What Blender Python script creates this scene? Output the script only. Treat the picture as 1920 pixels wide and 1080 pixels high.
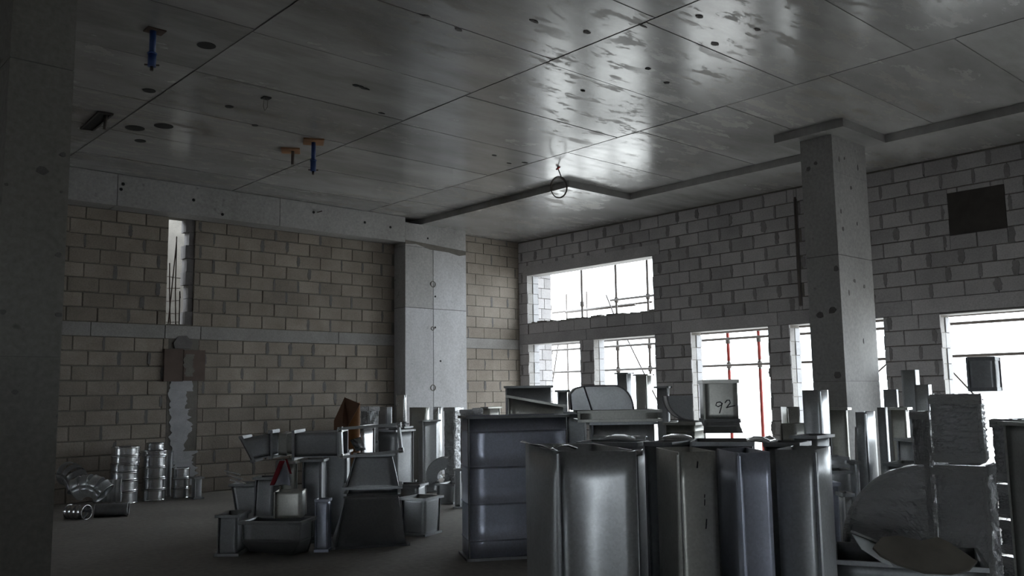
import bpy, bmesh, math, random
from mathutils import Vector, Matrix
random.seed(7)
V = Vector
sc = bpy.context.scene
for o in list(bpy.data.objects): bpy.data.objects.remove(o)
COL = sc.collection

# ---------------------------------------------------------------- camera
F_PX = 1665.8
CAM = V((-11.667, -12.678, 1.325))
YAW, PITCH, ROLL = 0.8347, 0.1203, -0.0142
fwd = V((math.cos(PITCH)*math.cos(YAW), math.cos(PITCH)*math.sin(YAW), math.sin(PITCH)))
rt0 = V((math.sin(YAW), -math.cos(YAW), 0)); up0 = rt0.cross(fwd)
rt = rt0*math.cos(ROLL) + up0*math.sin(ROLL); up = -rt0*math.sin(ROLL) + up0*math.cos(ROLL)
cd = bpy.data.cameras.new('camera'); cam = bpy.data.objects.new('camera', cd); COL.objects.link(cam)
cd.sensor_fit = 'HORIZONTAL'; cd.sensor_width = 36; cd.lens = F_PX/1920*36; cd.clip_start = .05; cd.clip_end = 400
m = Matrix((rt, up, -fwd)).transposed().to_4x4(); m.translation = CAM; cam.matrix_world = m
sc.camera = cam

# ---------------------------------------------------------------- light
world = bpy.data.worlds.new('sky'); sc.world = world; world.use_nodes = True
bg = world.node_tree.nodes['Background']
bg.inputs[0].default_value = (.86, .94, 1, 1); bg.inputs[1].default_value = 5.0
sc.view_settings.view_transform = 'Standard'; sc.view_settings.look = 'None'
sc.view_settings.exposure = 0.85; sc.view_settings.gamma = 1.0; sc.view_settings.use_curve_mapping = False
cy = sc.cycles
cy.use_denoising = True; cy.max_bounces = 9; cy.diffuse_bounces = 6; cy.glossy_bounces = 5
cy.caustics_reflective = False; cy.caustics_refractive = False; cy.sample_clamp_indirect = 6

# ---------------------------------------------------------------- photo pixel -> point
def ray(px, py): return fwd + rt*((px-960)/F_PX) + up*((540-py)/F_PX)
def at(px, py, d): return CAM + ray(px, py)*d
def atz(px, py, z): r = ray(px, py); return CAM + r*((z-CAM.z)/r.z)
def aty(px, py, y): r = ray(px, py); return CAM + r*((y-CAM.y)/r.y)
def atx(px, py, x): r = ray(px, py); return CAM + r*((x-CAM.x)/r.x)
def flat(p, z=0.): return V((p.x, p.y, z))

# ---------------------------------------------------------------- materials
MATS = {}
def nd(nt, t, **k):
    n = nt.nodes.new(t)
    for a, b in k.items(): setattr(n, a, b)
    return n
def ramp(nt, fac, stops):
    r = nd(nt, 'ShaderNodeValToRGB'); e = r.color_ramp.elements
    while len(e) < len(stops): e.new(.5)
    for i, (p, c) in enumerate(stops):
        e[i].position = p; e[i].color = (c, c, c, 1) if not isinstance(c, tuple) else (*c, 1)
    nt.links.new(fac, r.inputs[0]); return r.outputs[0]
def noise(nt, vec, scale, detail=4, rough=.55):
    n = nd(nt, 'ShaderNodeTexNoise'); n.inputs['Scale'].default_value = scale
    n.inputs['Detail'].default_value = detail; n.inputs['Roughness'].default_value = rough
    nt.links.new(vec, n.inputs['Vector']); return n.outputs['Fac']
def mixc(nt, f, a, b, mode='MIX'):
    n = nd(nt, 'ShaderNodeMix', data_type='RGBA', blend_type=mode)
    for s, v in ((n.inputs[0], f), (n.inputs[6], a), (n.inputs[7], b)):
        if hasattr(v, 'is_output'): nt.links.new(v, s)
        else: s.default_value = v if not isinstance(v, tuple) else (*v, 1)
    return n.outputs[2]
def base_mat(name):
    mt = bpy.data.materials.new(name); mt.use_nodes = True
    nt = mt.node_tree; b = nt.nodes['Principled BSDF']
    g = nd(nt, 'ShaderNodeNewGeometry'); oi = nd(nt, 'ShaderNodeObjectInfo')
    MATS[name] = mt
    return mt, nt, b, g.outputs['Position'], oi.outputs['Random']
def bump(nt, b, h, strength, dist=.01):
    n = nd(nt, 'ShaderNodeBump'); n.inputs['Strength'].default_value = strength; n.inputs['Distance'].default_value = dist
    nt.links.new(h, n.inputs['Height']); nt.links.new(n.outputs[0], b.inputs['Normal'])
def rgb(c): return c
def concrete(name, c1, c2, rough=(.6, .9), scale=1.5, rand=.12, bstr=.25, stretch=None, spots=0.):
    mt, nt, b, pos, rnd = base_mat(name)
    vec = pos
    if stretch:
        mp = nd(nt, 'ShaderNodeMapping'); mp.inputs['Scale'].default_value = stretch
        nt.links.new(pos, mp.inputs[0]); vec = mp.outputs[0]
    f1 = noise(nt, vec, scale, 6, .6); f2 = noise(nt, pos, scale*22, 3, .6)
    col = mixc(nt, ramp(nt, f1, [(.3, 0.), (.7, 1.)]), c1, c2)
    col = mixc(nt, .35, col, ramp(nt, f2, [(.25, .25), (.75, .75)]), 'OVERLAY')
    col = mixc(nt, 1., col, ramp(nt, rnd, [(0, 1-rand), (1, 1+rand*.6)]), 'MULTIPLY')
    if spots:
        f3 = noise(nt, pos, 7, 2, .5)
        col = mixc(nt, ramp(nt, f3, [(.70, 0.), (.76, spots)]), col, tuple(v*.45 for v in c1))
    nt.links.new(col, b.inputs['Base Color'])
    nt.links.new(ramp(nt, f1, [(.3, rough[0]), (.7, rough[1])]), b.inputs['Roughness'])
    bump(nt, b, f2, bstr, .006)
    return mt
def plain(name, c, rough=.6, metal=0., var=.2, scale=6):
    mt, nt, b, pos, rnd = base_mat(name)
    f = noise(nt, pos, scale, 5)
    col = mixc(nt, ramp(nt, f, [(.3, 0.), (.7, 1.)]), tuple(v*(1-var) for v in c), tuple(min(1, v*(1+var)) for v in c))
    nt.links.new(col, b.inputs['Base Color']); b.inputs['Roughness'].default_value = rough; b.inputs['Metallic'].default_value = metal
    bump(nt, b, f, .1, .004)
    return mt
def galv(name, c, r0=.26, r1=.42, bs=.06):
    mt, nt, b, pos, rnd = base_mat(name)
    vo = nd(nt, 'ShaderNodeTexVoronoi'); vo.inputs['Scale'].default_value = 90; nt.links.new(pos, vo.inputs['Vector'])
    sep = nd(nt, 'ShaderNodeSeparateColor'); nt.links.new(vo.outputs['Color'], sep.inputs[0])
    f = noise(nt, pos, 3.2, 5, .6)
    col = mixc(nt, ramp(nt, sep.outputs[0], [(0, 0.), (1, 1.)]), tuple(v*.86 for v in c), c)
    col = mixc(nt, ramp(nt, f, [(.45, 0.), (.75, .5)]), col, tuple(v*.7 for v in c))
    col = mixc(nt, 1., col, ramp(nt, rnd, [(0, .8), (1, 1.1)]), 'MULTIPLY')
    nt.links.new(col, b.inputs['Base Color']); b.inputs['Metallic'].default_value = .78
    nt.links.new(ramp(nt, f, [(.25, r0), (.75, r1)]), b.inputs['Roughness'])
    f2 = noise(nt, pos, 2.3, 2, .5)
    bump(nt, b, f2, bs, .15)
    return mt
def foilmat(name):
    mt, nt, b, pos, rnd = base_mat(name)
    mp = nd(nt, 'ShaderNodeMapping'); mp.inputs['Scale'].default_value = (1, 1, 3.2); nt.links.new(pos, mp.inputs[0])
    f = noise(nt, mp.outputs[0], 14, 6, .68)
    f2 = noise(nt, pos, 60, 4, .7)
    b.inputs['Base Color'].default_value = (.82, .83, .85, 1); b.inputs['Metallic'].default_value = .65; b.inputs['Roughness'].default_value = .17
    mth = nd(nt, 'ShaderNodeMath', operation='ADD'); nt.links.new(f, mth.inputs[0]); nt.links.new(ramp(nt, f2, [(0, 0.), (1, .25)]), mth.inputs[1])
    bump(nt, b, mth.outputs[0], 1., .045)
    return mt
def slab_mat():
    # formwork-smooth soffit: dull cement skin with glossy film in patches
    mt, nt, b, pos, rnd = base_mat('soffit')
    mp = nd(nt, 'ShaderNodeMapping'); mp.inputs['Scale'].default_value = (.55, 1.7, 1); nt.links.new(pos, mp.inputs[0])
    big = noise(nt, mp.outputs[0], 1.1, 6, .62); mid = noise(nt, mp.outputs[0], 3.2, 9, .72); fine = noise(nt, pos, 38, 3, .6)
    col = mixc(nt, ramp(nt, big, [(.3, 0.), (.7, 1.)]), (.24, .235, .225), (.44, .435, .43))
    col = mixc(nt, .3, col, ramp(nt, mid, [(.25, .3), (.75, .7)]), 'OVERLAY')
    col = mixc(nt, 1., col, ramp(nt, rnd, [(0, .86), (1, 1.1)]), 'MULTIPLY')
    torn = mixc(nt, 1., ramp(nt, mid, [(.44, 1.), (.46, 0.)]), ramp(nt, noise(nt, pos, .55, 2, .5), [(.46, 0.), (.54, 1.)]), 'MULTIPLY')
    col = mixc(nt, torn, col, mixc(nt, 1., col, (.72, .68, .63), 'MULTIPLY'))
    nt.links.new(col, b.inputs['Base Color'])
    film = mixc(nt, torn, ramp(nt, mid, [(.30, .27), (.52, .2), (.75, .16)]), (.46, .46, .46))
    nt.links.new(film, b.inputs['Roughness'])
    b.inputs['IOR'].default_value = 1.6
    bump(nt, b, fine, .03, .002)
    return mt
slab_mat()
concrete('block_warm', (.235, .203, .17), (.35, .31, .265), (.85, .95), 2.2, .22, .55)
concrete('block_grey', (.37, .355, .36), (.48, .465, .47), (.85, .95), 2.2, .20, .5)  # lightened beyond the left wall's blocks to stand in for window glare
concrete('mortar', (.14, .13, .115), (.20, .185, .165), (.9, .95), 4, .05, .6)
concrete('mortar_dark', (.13, .122, .12), (.19, .18, .178), (.9, .95), 5, .05, .5)
concrete('smear_grey', (.19, .18, .18), (.27, .26, .26), (.9, .95), 5, .05, .5)
concrete('lintel_concrete', (.26, .25, .24), (.36, .35, .34), (.75, .9), 2.5, .08, .2)
concrete('cast_concrete', (.30, .295, .285), (.43, .425, .42), (.5, .8), 1.3, .08, .15, (1, 1, .5), .5)
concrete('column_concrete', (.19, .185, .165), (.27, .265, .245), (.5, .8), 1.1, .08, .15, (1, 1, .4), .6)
concrete('pilaster_concrete', (.43, .43, .44), (.60, .60, .62), (.5, .8), 1.6, .1, .15, (1, 1, .5), .4)
concrete('floor_screed', (.27, .25, .225), (.40, .38, .35), (.6, .9), .8, 0., .35)
concrete('plaster_patch', (.34, .34, .35), (.46, .46, .48), (.7, .9), 5, 0., .5)
concrete('outdoor_ground', (.5, .48, .45), (.6, .58, .55), (.9, .95), .6, 0., .1)
galv('galv', (.64, .66, .68), .3, .45); galv('galv_sky_tint', (.54, .57, .68), .3, .45); galv('galv_warm', (.64, .64, .60), .32, .48)  # the blue steel has reflected blue sky put into its colour
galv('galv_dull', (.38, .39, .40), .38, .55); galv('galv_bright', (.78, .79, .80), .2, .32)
galv('collar_steel', (.80, .81, .83), .16, .26, .1).node_tree.nodes['Principled BSDF'].inputs['Metallic'].default_value = 1.
foilmat('foil')
plain('prop_blue', (.025, .06, .19), .5); plain('plywood', (.28, .14, .065), .7); plain('cardboard', (.36, .17, .07), .8); plain('cardboard_dark', (.15, .075, .045), .8)
plain('dark_board', (.045, .04, .037), .8); plain('rebar_rust', (.07, .045, .035), .8); plain('scaffold_steel', (.075, .062, .055), .6, .0)
plain('scaffold_red', (.22, .018, .012), .6); plain('hole_black', (.012, .012, .012), .9); plain('brown_board', (.105, .075, .062), .8)
plain('conduit_grey', (.10, .085, .075), .6); plain('red_plastic', (.6, .03, .03), .4); plain('rag_white', (.42, .43, .5), .9); plain('rag_red', (.25, .02, .03), .9)
plain('marker_black', (.03, .03, .035), .7); plain('rubber_black', (.02, .02, .02), .5); plain('white_sheet', (.72, .76, .78), .45); plain('board_black', (.21, .195, .165), .75)

# ---------------------------------------------------------------- mesh helpers
class MB:
    def __init__(s): s.v = []; s.f = []; s.sm = []
    def add(s, vs, fs, smooth=False):
        k = len(s.v); s.v += [V(p) for p in vs]; s.f += [tuple(i+k for i in f) for f in fs]; s.sm += [smooth]*len(fs)
    def box(s, lo, hi):
        x0, y0, z0 = lo; x1, y1, z1 = hi
        s.add([(x0,y0,z0),(x1,y0,z0),(x1,y1,z0),(x0,y1,z0),(x0,y0,z1),(x1,y0,z1),(x1,y1,z1),(x0,y1,z1)],
              [(0,3,2,1),(4,5,6,7),(0,1,5,4),(1,2,6,5),(2,3,7,6),(3,0,4,7)])
    def hexa(s, b, t):
        s.add(list(b)+list(t), [(0,3,2,1),(4,5,6,7),(0,1,5,4),(1,2,6,5),(2,3,7,6),(3,0,4,7)])
    def bar(s, p, q, w, h=None, side=None):
        p, q = V(p), V(q); h = h or w; d = (q-p).normalized()
        a = V(side) if side is not None else (d.cross(V((0,0,1))) if abs(d.z) < .95 else d.cross(V((1,0,0))))
        a = (a - d*a.dot(d)).normalized(); b = d.cross(a)
        c = [a*sx*w/2 + b*sy*h/2 for sx, sy in ((-1,-1),(1,-1),(1,1),(-1,1))]
        s.hexa([p+k for k in c], [q+k for k in c])
    def tube(s, pts, r, n=10, cap=True, closed=False):
        pts = [V(p) for p in pts]; N = len(pts); rs = r if isinstance(r, (list, tuple)) else [r]*N
        k = len(s.v); prev = None
        for i, p in enumerate(pts):
            if closed: d = (pts[(i+1) % N]-pts[i-1]).normalized()
            else: d = (pts[min(i+1, N-1)]-pts[max(i-1, 0)]).normalized()
            a = prev if prev is not None else (V((0,0,1)) if abs(d.z) < .9 else V((1,0,0)))
            a = (a-d*a.dot(d)).normalized(); prev = a; b = d.cross(a)
            for j in range(n):
                t = 2*math.pi*j/n; s.v.append(p+(a*math.cos(t)+b*math.sin(t))*rs[i])
        for i in range(N if closed else N-1):
            for j in range(n):
                i2 = (i+1) % N
                s.f.append((k+i*n+j, k+i*n+(j+1) % n, k+i2*n+(j+1) % n, k+i2*n+j)); s.sm.append(True)
        if cap and not closed:
            s.f.append(tuple(k+j for j in range(n))[::-1]); s.f.append(tuple(k+(N-1)*n+j for j in range(n))); s.sm += [False]*2
    def sheet(s, rows, th, smooth=True):
        """grid of points (list of rows) given real thickness th against its normal"""
        R, C = len(rows), len(rows[0]); k = len(s.v)
        nrm = [[None]*C for _ in range(R)]
        for i in range(R):
            for j in range(C):
                du = V(rows[i][min(j+1, C-1)])-V(rows[i][max(j-1, 0)]); dv = V(rows[min(i+1, R-1)][j])-V(rows[max(i-1, 0)][j])
                nn = du.cross(dv); nrm[i][j] = nn.normalized() if nn.length > 1e-9 else V((0,0,1))
        for l in range(2):
            for i in range(R):
                for j in range(C): s.v.append(V(rows[i][j]) - nrm[i][j]*th*l)
        o = R*C; I = lambda l, i, j: k+l*o+i*C+j
        for i in range(R-1):
            for j in range(C-1):
                s.f.append((I(0,i,j), I(0,i,j+1), I(0,i+1,j+1), I(0,i+1,j))); s.f.append((I(1,i,j), I(1,i+1,j), I(1,i+1,j+1), I(1,i,j+1))); s.sm += [smooth]*2
        for i in range(R-1):
            s.f.append((I(0,i,0), I(0,i+1,0), I(1,i+1,0), I(1,i,0))); s.f.append((I(0,i,C-1), I(1,i,C-1), I(1,i+1,C-1), I(0,i+1,C-1)))
        for j in range(C-1):
            s.f.append((I(0,0,j), I(1,0,j), I(1,0,j+1), I(0,0,j+1))); s.f.append((I(0,R-1,j), I(0,R-1,j+1), I(1,R-1,j+1), I(1,R-1,j)))
        s.sm += [False]*(2*(R-1)+2*(C-1))
    def prism(s, poly, n, th):
        """polygon extruded along n by th"""
        poly = [V(p) for p in poly]; N = len(poly); n = V(n)
        s.add(poly+[p+n*th for p in poly], [tuple(range(N))[::-1], tuple(range(N, 2*N))]+[(i, (i+1) % N, N+(i+1) % N, N+i) for i in range(N)])
    def mesh(s, name, mat, org=V((0,0,0))):
        me = bpy.data.meshes.new(name); me.from_pydata([tuple(p-org) for p in s.v], [], s.f)
        me.polygons.foreach_set('use_smooth', s.sm); me.materials.append(MATS[mat]); me.update(); return me
    def build(s, name, mat, parent=None, kind=None):
        org = parent.get('_o') if parent is not None else None
        org = V(org) if org is not None else V((0,0,0))
        o = bpy.data.objects.new(name, s.mesh(name, mat, org)); COL.objects.link(o)
        if parent is not None: o.parent = parent; o['_o'] = tuple(org)
        if kind: o['kind'] = kind
        return o
def thing(name, label, cat, loc, group=None):
    o = bpy.data.objects.new(name, None); COL.objects.link(o); o.location = loc; o['_o'] = tuple(loc); o.empty_display_size = .1
    o['label'] = label; o['category'] = cat
    if group: o['group'] = group
    return o
def single(mb, name, mat, label, cat, group=None):
    c = sum(mb.v, V((0,0,0)))/len(mb.v); c.z = min(p.z for p in mb.v)
    o = bpy.data.objects.new(name, mb.mesh(name, mat, c)); o.location = c; COL.objects.link(o)
    o['label'] = label; o['category'] = cat
    if group: o['group'] = group
    return o
def struct(mb, name, mat):
    o = mb.build(name, mat); o['kind'] = 'structure'; return o
def rnd(a, b): return random.uniform(a, b)

# ---------------------------------------------------------------- room shell
ZC, ZD, ZBEAM = 4.40, 4.303, 3.96       # slab soffit, dropped edge strip, beam underside
TW = .28                                # outer wall thickness
X0, Y0 = -17.0, -24.0                   # far ends of the hall
mb = MB(); mb.box((X0-.3, Y0-.3, -.25), (TW, 2.6, 0)); floor = struct(mb, 'floor', 'floor_screed')
mb = MB(); mb.box((-60, -80, -.6), (80, 60, -.26)); gr = struct(mb, 'ground', 'outdoor_ground')

WIN = [(-.245, -1.605, .35, 2.30), (-1.93, -3.318, .35, 2.30), (-4.04, -5.447, .25, 2.30), (-5.80, -7.204, .25, 2.30),
       (-7.94, -10.74, .25, 2.285), (-11.45, -12.85, .25, 2.30), (-17.3, -20.1, .25, 2.30)]
UPW = (-.237, -3.318, 2.675, 3.63)

def subtract(rect, holes, mn=.035):
    rs = [rect]
    for h in holes:
        out = []
        for (a, b, c, d) in rs:
            if h[0] >= b or h[1] <= a or h[2] >= d or h[3] <= c: out.append((a, b, c, d)); continue
            if h[0] > a: out.append((a, h[0], c, d))
            if h[1] < b: out.append((h[1], b, c, d))
            lo, hi = max(a, h[0]), min(b, h[1])
            if h[2] > c: out.append((lo, hi, c, h[2]))
            if h[3] < d: out.append((lo, hi, h[3], d))
        rs = out
    return [r for r in rs if r[1]-r[0] > mn and r[3]-r[2] > mn]
def grid_core(u0, u1, z0, z1, holes):
    us = sorted({u0, u1, *[h[0] for h in holes], *[h[1] for h in holes]}); zs = sorted({z0, z1, *[h[2] for h in holes], *[h[3] for h in holes]})
    out = []
    for a, b in zip(us, us[1:]):
        for c, d in zip(zs, zs[1:]):
            um, zm = (a+b)/2, (c+d)/2
            if any(h[0] < um < h[1] and h[2] < zm < h[3] for h in holes): continue
            out.append((a, b, c, d))
    return out
BCACHE = {}
def block_mesh(w, h, t, mat, axis):
    """chamfered block, front face at local -y (axis x) or -x (axis y)"""
    key = (round(w, 2), round(h, 2), mat, axis)
    if key in BCACHE: return BCACHE[key]
    w, h = key[0], key[1]; e = .008; B = MB()
    a = [(-w/2, 0, -h/2), (w/2, 0, -h/2), (w/2, 0, h/2), (-w/2, 0, h/2)]
    def lay(y, k): return [(x-math.copysign(k, x)+rnd(-.003, .003), y, z-math.copysign(k, z)+rnd(-.003, .003)) for x, _, z in a]
    vs = lay(0, e)+lay(e, 0)+lay(t, 0)
    fs = [(0,1,2,3)]+[(4+i, 4+(i+1) % 4, (i+1) % 4, i) for i in range(4)]+[(8+i, 8+(i+1) % 4, 4+(i+1) % 4, 4+i) for i in range(4)]+[(11,10,9,8)]
    if axis == 'y': vs = [(y, -x, z) for x, y, z in vs]
    B.add(vs, fs); me = B.mesh('block', mat); BCACHE[key] = me; return me
def lay_blocks(parent, axis, plane, u0, u1, rows, holes, mat, smear_p, smear_w, first=.0, cand=None):
    """rows: list of (z0,z1). Blocks 0.39 long in half bond; returns block list and smear mesh"""
    S = MB(); items = []
    for r, (z0, z1) in enumerate(rows):
        u = u0 - (.2 if r % 2 else 0) + first
        while u > u0: u -= .4
        while u < u1:
            a, b = max(u+.005, u0), min(u+.395, u1)
            if b-a > .05:
                for q in subtract((a, b, z0+.006, z1-.006), holes): items.append(q)
                if u > u0+.05 and random.random() < smear_p:
                    w = rnd(*smear_w)/2; n = 7; o = rnd(-.015, .015); L, Rr = [], []
                    zt = z1 - rnd(.0, .03); zb = z0 + rnd(0, .04)
                    if not any(h[0]-.02 < u < h[1]+.02 and h[2]-.02 < z1 and h[3]+.02 > z0 for h in holes) and u+w < u1 and u-w > u0:
                        for i in range(n):
                            z = zb+(zt-zb)*i/(n-1); k = w*(.55+.45*math.sin(math.pi*(.15+.7*i/(n-1))))
                            L.append((u+o-k*rnd(.7, 1.15), z)); Rr.append((u+o+k*rnd(.7, 1.15), z))
                        poly = L+Rr[::-1]
                        if axis == 'x': S.prism([(p[0], plane-.004, p[1]) for p in poly][::-1], (0, 1, 0), .02)
                        else: S.prism([(plane-.004, p[0], p[1]) for p in poly], (1, 0, 0), .02)
            u += .4
    return items, S
def place_blocks(parent, items, axis, plane, mat):
    """the 300 nearest to the view as parts, the rest as one stuff part"""
    def key(q):
        p = V(((q[0]+q[1])/2, plane, (q[2]+q[3])/2)) if axis == 'x' else V((plane, (q[0]+q[1])/2, (q[2]+q[3])/2))
        v = p-CAM; d = v.dot(fwd)
        if d < .5: return 1e6
        x, y = abs(v.dot(rt)/d*F_PX), abs(v.dot(up)/d*F_PX)
        return d if x < 1010 and y < 590 else 1e5+d
    items = sorted(items, key=key); rest = MB()
    for i, q in enumerate(items):
        w, h = q[1]-q[0], q[3]-q[2]; pr = rnd(-.003, .005)
        if i < 295:
            o = bpy.data.objects.new('block', block_mesh(w, h, .03, mat, axis)); COL.objects.link(o); o.parent = parent
            o.location = ((q[0]+q[1])/2, plane-pr, (q[2]+q[3])/2) if axis == 'x' else (plane-pr, (q[0]+q[1])/2, (q[2]+q[3])/2)
        elif axis == 'x': rest.box((q[0], plane-pr, q[2]), (q[1], plane+.03, q[3]))
        else: rest.box((plane-pr, q[0], q[2]), (plane+.03, q[1], q[3]))
    if rest.v: rest.build('far_blocks', mat, parent, 'stuff')
def rows(z0, z1, h=.2):
    out = []; z = z0
    while z < z1-.04: out.append((z, min(z+h, z1))); z += h
    return out

# --- wall A (left of the picture, plane y = 0)
SLIT = (-6.85, -6.46, 2.41, 3.96)
PX0, PX1, PF = -2.93, -1.60, -.33       # pilaster and beam face
mb = MB()
for a, b, c, d in grid_core(X0, TW, 0, ZC, [SLIT]): mb.box((a, .014, c), (b, .2, d))
wallA = struct(mb, 'wall_left', 'mortar'); wallA['label'] = 'grey concrete block wall with a concrete beam along its top'
TIE = [(-6.80, -6.36, 0, 2.2)]
it1, s1 = lay_blocks(wallA, 'x', 0., -10.6, PX0, rows(0, 2.2), TIE, 'block_warm', .42, (.03, .07), .12)
it2, s2 = lay_blocks(wallA, 'x', 0., -10.6, PX0, rows(2.39, ZBEAM), [(SLIT[0], SLIT[1], 2.39, 4.1)], 'block_warm', .42, (.03, .07), .02)
it3, s3 = lay_blocks(wallA, 'x', 0., PX1, 0, rows(0, 2.2)+rows(2.39, ZD), [], 'block_warm', .3, (.02, .06), .1)
place_blocks(wallA, it1+it2+it3, 'x', 0., 'block_warm')
for q in (s2, s3): s1.add(q.v, q.f)
s1.build('mortar_smear', 'mortar_dark', wallA, 'stuff')
lx = [-10.6, -7.86, -6.86, -6.34, -4.03, PX0]
for a, b in zip(lx, lx[1:]):
    mb = MB(); mb.box((a+.006, -.008, 2.203), (b-.006, .1, 2.387)); mb.build('lintel', 'lintel_concrete', wallA)
mb = MB(); mb.box((PX1+.01, -.006, 2.203), (-.01, .1, 2.387)); mb.build('lintel', 'lintel_concrete', wallA)
bx = [X0, -7.69, -5.28, PX0]
for a, b in zip(bx, bx[1:]):
    mb = MB(); mb.box((a+.004, PF, ZBEAM), (b-.004, .01, ZC-.006)); mb.build('beam', 'cast_concrete', wallA)
mb = MB(); mb.box((X0, PF+.012, ZBEAM+.01), (PX0, .0, ZC)); mb.build('beam_core', 'mortar_dark', wallA)
# tie holes along the beam
for px, py in ((231, 345), (227, 355), (363, 375), (417, 402), (588, 398), (684, 417), (732, 426)):
    p = aty(px, py, PF); mb = MB(); mb.tube([(p.x, PF-.004, p.z), (p.x, PF+.01, p.z)], .022, 10); mb.build('tie_hole', 'hole_black', wallA)
p = aty(596, 398, PF); mb = MB(); mb.tube([(p.x, PF+.01, p.z), (p.x-.02, PF-.16, p.z-.01)], .008, 8); mb.build('starter_bar', 'rebar_rust', wallA)
# concrete tie strip below the slit, its formwork board, and the plaster smeared over it
mb = MB(); mb.box((-6.80, .002, 0), (-6.36, .1, 2.2)); mb.build('tie_column', 'mortar', wallA)
def ragged(x0, x1, z0, z1, n, amp):
    n *= 3; out = []
    for x in (x0, x1):
        w = 0; row = []
        for i in range(n+1): w = w*.72+rnd(-amp, amp)*.75; row.append((x+w, z0+(z1-z0)*i/n))
        out.append(row)
    return out[0]+out[1][::-1]
mb = MB()
for x0, x1, z0, z1, k, am in ((-6.74, -6.52, .55, 1.6, 12, .035), (-6.70, -6.40, .12, .60, 8, .07), (-6.76, -6.42, 1.45, 1.6, 3, .02), (-6.66, -6.47, .85, 1.2, 6, .06)):
    mb.prism([(x, -.012+rnd(0, .004), z) for x, z in ragged(x0, x1, z0, z1, k, am)][::-1], (0, 1, 0), .03)
mb.build('plaster_smear', 'plaster_patch', wallA)
mb = MB(); mb.box((-6.87, -.045, 1.59), (-6.60, .0, 2.05)); mb.build('form_board', 'brown_board', wallA)
mb = MB(); mb.box((-6.595, -.05, 1.60), (-6.28, .0, 2.04)); mb.build('form_board', 'brown_board', wallA)
mb = MB(); mb.prism([(x, -.052, z) for x, z in ragged(-6.58, -6.45, 1.66, 1.98, 7, .02)][::-1], (0, 1, 0), .01); mb.build('plaster_smear', 'mortar', wallA)
mb = MB(); mb.prism([(-6.72, -.03, 2.06), (-6.5, -.03, 2.06), (-6.46, -.02, 2.15), (-6.55, -.012, 2.25), (-6.66, -.012, 2.24), (-6.74, -.02, 2.14)], (0, 1, 0), .05); mb.build('mortar_lump', 'mortar_dark', wallA)
# right cheek of the slit and rebar standing in it
mb = MB()
for z in range(8): mb.box((-6.56+rnd(-.03, .03), .012+rnd(0, .01), 2.41+z*.195), (-6.455, .2, 2.41+z*.195+.19))
mb.build('slit_cheek', 'mortar_dark', wallA)
mb = MB()
for x0, x1, z1 in ((-6.83, -6.70, 3.62), (-6.72, -6.70, 3.70), (-6.80, -6.79, 3.3), (-6.67, -6.62, 2.8)):
    mb.tube([(x0+.05, .1, 2.40), ((x0+x1)/2+.02, .1, 2.9), (x1, .09, z1)], .009, 6)
for z in (2.44, 2.56, 2.74, 2.92, 3.1): mb.bar((-6.82, .1, z+rnd(-.01, .01)), (-6.62, .1, z+rnd(-.03, .03)), .009)
reb = single(mb, 'rebar_cage', 'rebar_rust', 'thin rusty rebar cage standing in the narrow wall slit', 'rebar')

# --- pilaster on wall A
t = thing('concrete_pilaster', 'broad pale concrete pilaster between block walls near the room corner', 'pilaster', (PX0, PF, 0)); t['kind'] = 'structure'
mb = MB(); mb.box((PX0+.004, PF+.01, 0), (PX1-.004, .02, ZD)); mb.build('core', 'mortar_dark', t)
for a, b, c, d, mm in ((PX0, -2.345, 0, 2.836, 'pilaster_concrete'), (-2.333, PX1, 0, 2.836, 'pilaster_concrete'), (PX0, -2.345, 2.846, 3.90, 'cast_concrete'), (-2.333, PX1, 2.846, 3.90, 'pilaster_concrete'),
                   (PX0, PX1, 3.905, ZD, 'cast_concrete')):
    mb = MB(); mb.box((a, PF, c), (b, .0, d)); mb.build('cast_face', mm, t)
mb = MB(); mb.prism([(x, PF-.004, z) for x, z in ((PX0, 3.93), (-2.7, 3.95), (-2.4, 3.88), (-2.0, 3.87), (-1.75, 3.83), (PX1, 3.86), (PX1, 3.93), (-2., 3.95), (-2.5, 3.98), (PX0, 4.0))], (0, 1, 0), .01); mb.build('grout_line', 'mortar', t)
for px, py in ((812, 533), (812, 727), (811, 616)):
    p = aty(px, py, PF); mb = MB(); r = .05 if py != 616 else .03
    mb.tube([(p.x+r*math.cos(a), PF-.004, p.z+r*math.sin(a)) for a in [i*math.pi/8 for i in range(16)]], .007, 6, closed=True); mb.build('tie_ring', 'mortar', t)
for px, py in ((802, 447), (816, 614), (816, 556), (826, 677)):
    p = aty(px, py, PF); mb = MB(); mb.tube([(p.x, PF-.004, p.z), (p.x, PF+.01, p.z)], .018, 8); mb.build('tie_hole', 'hole_black', t)

# --- wall B (right of the picture, plane x = 0)
CH = (-6.03, -5.98, 2.55, 4.12)         # chase cut for a conduit, on the way down the wall
HB = [(w[1], w[0], w[2], w[3]) for w in WIN]; HU = (UPW[1], UPW[0], UPW[2], UPW[3])
BRD = (-8.82, -8.14, 3.27, 3.82)
mb = MB()
for a, b, c, d in grid_core(Y0, 0, 0, ZC, HB+[HU]): mb.box((.014, a, c), (TW, b, d))
wallB = struct(mb, 'wall_right', 'mortar'); wallB['label'] = 'grey block wall pierced by a row of bare window openings'
bandz = (2.30, 2.485)
itb, sb = lay_blocks(wallB, 'y', 0., -11.2, -.0, [(.0, .1)]+rows(.1, 2.3)+rows(2.485, ZD), HB+[HU, BRD, CH], 'block_grey', .8, (.035, .10), .13)
place_blocks(wallB, itb, 'y', 0., 'block_grey'); sb.build('mortar_smear', 'smear_grey', wallB, 'stuff')
ys = [-11.2, -7.6, -5.62, -3.68, -1.77, -.0]
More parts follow.
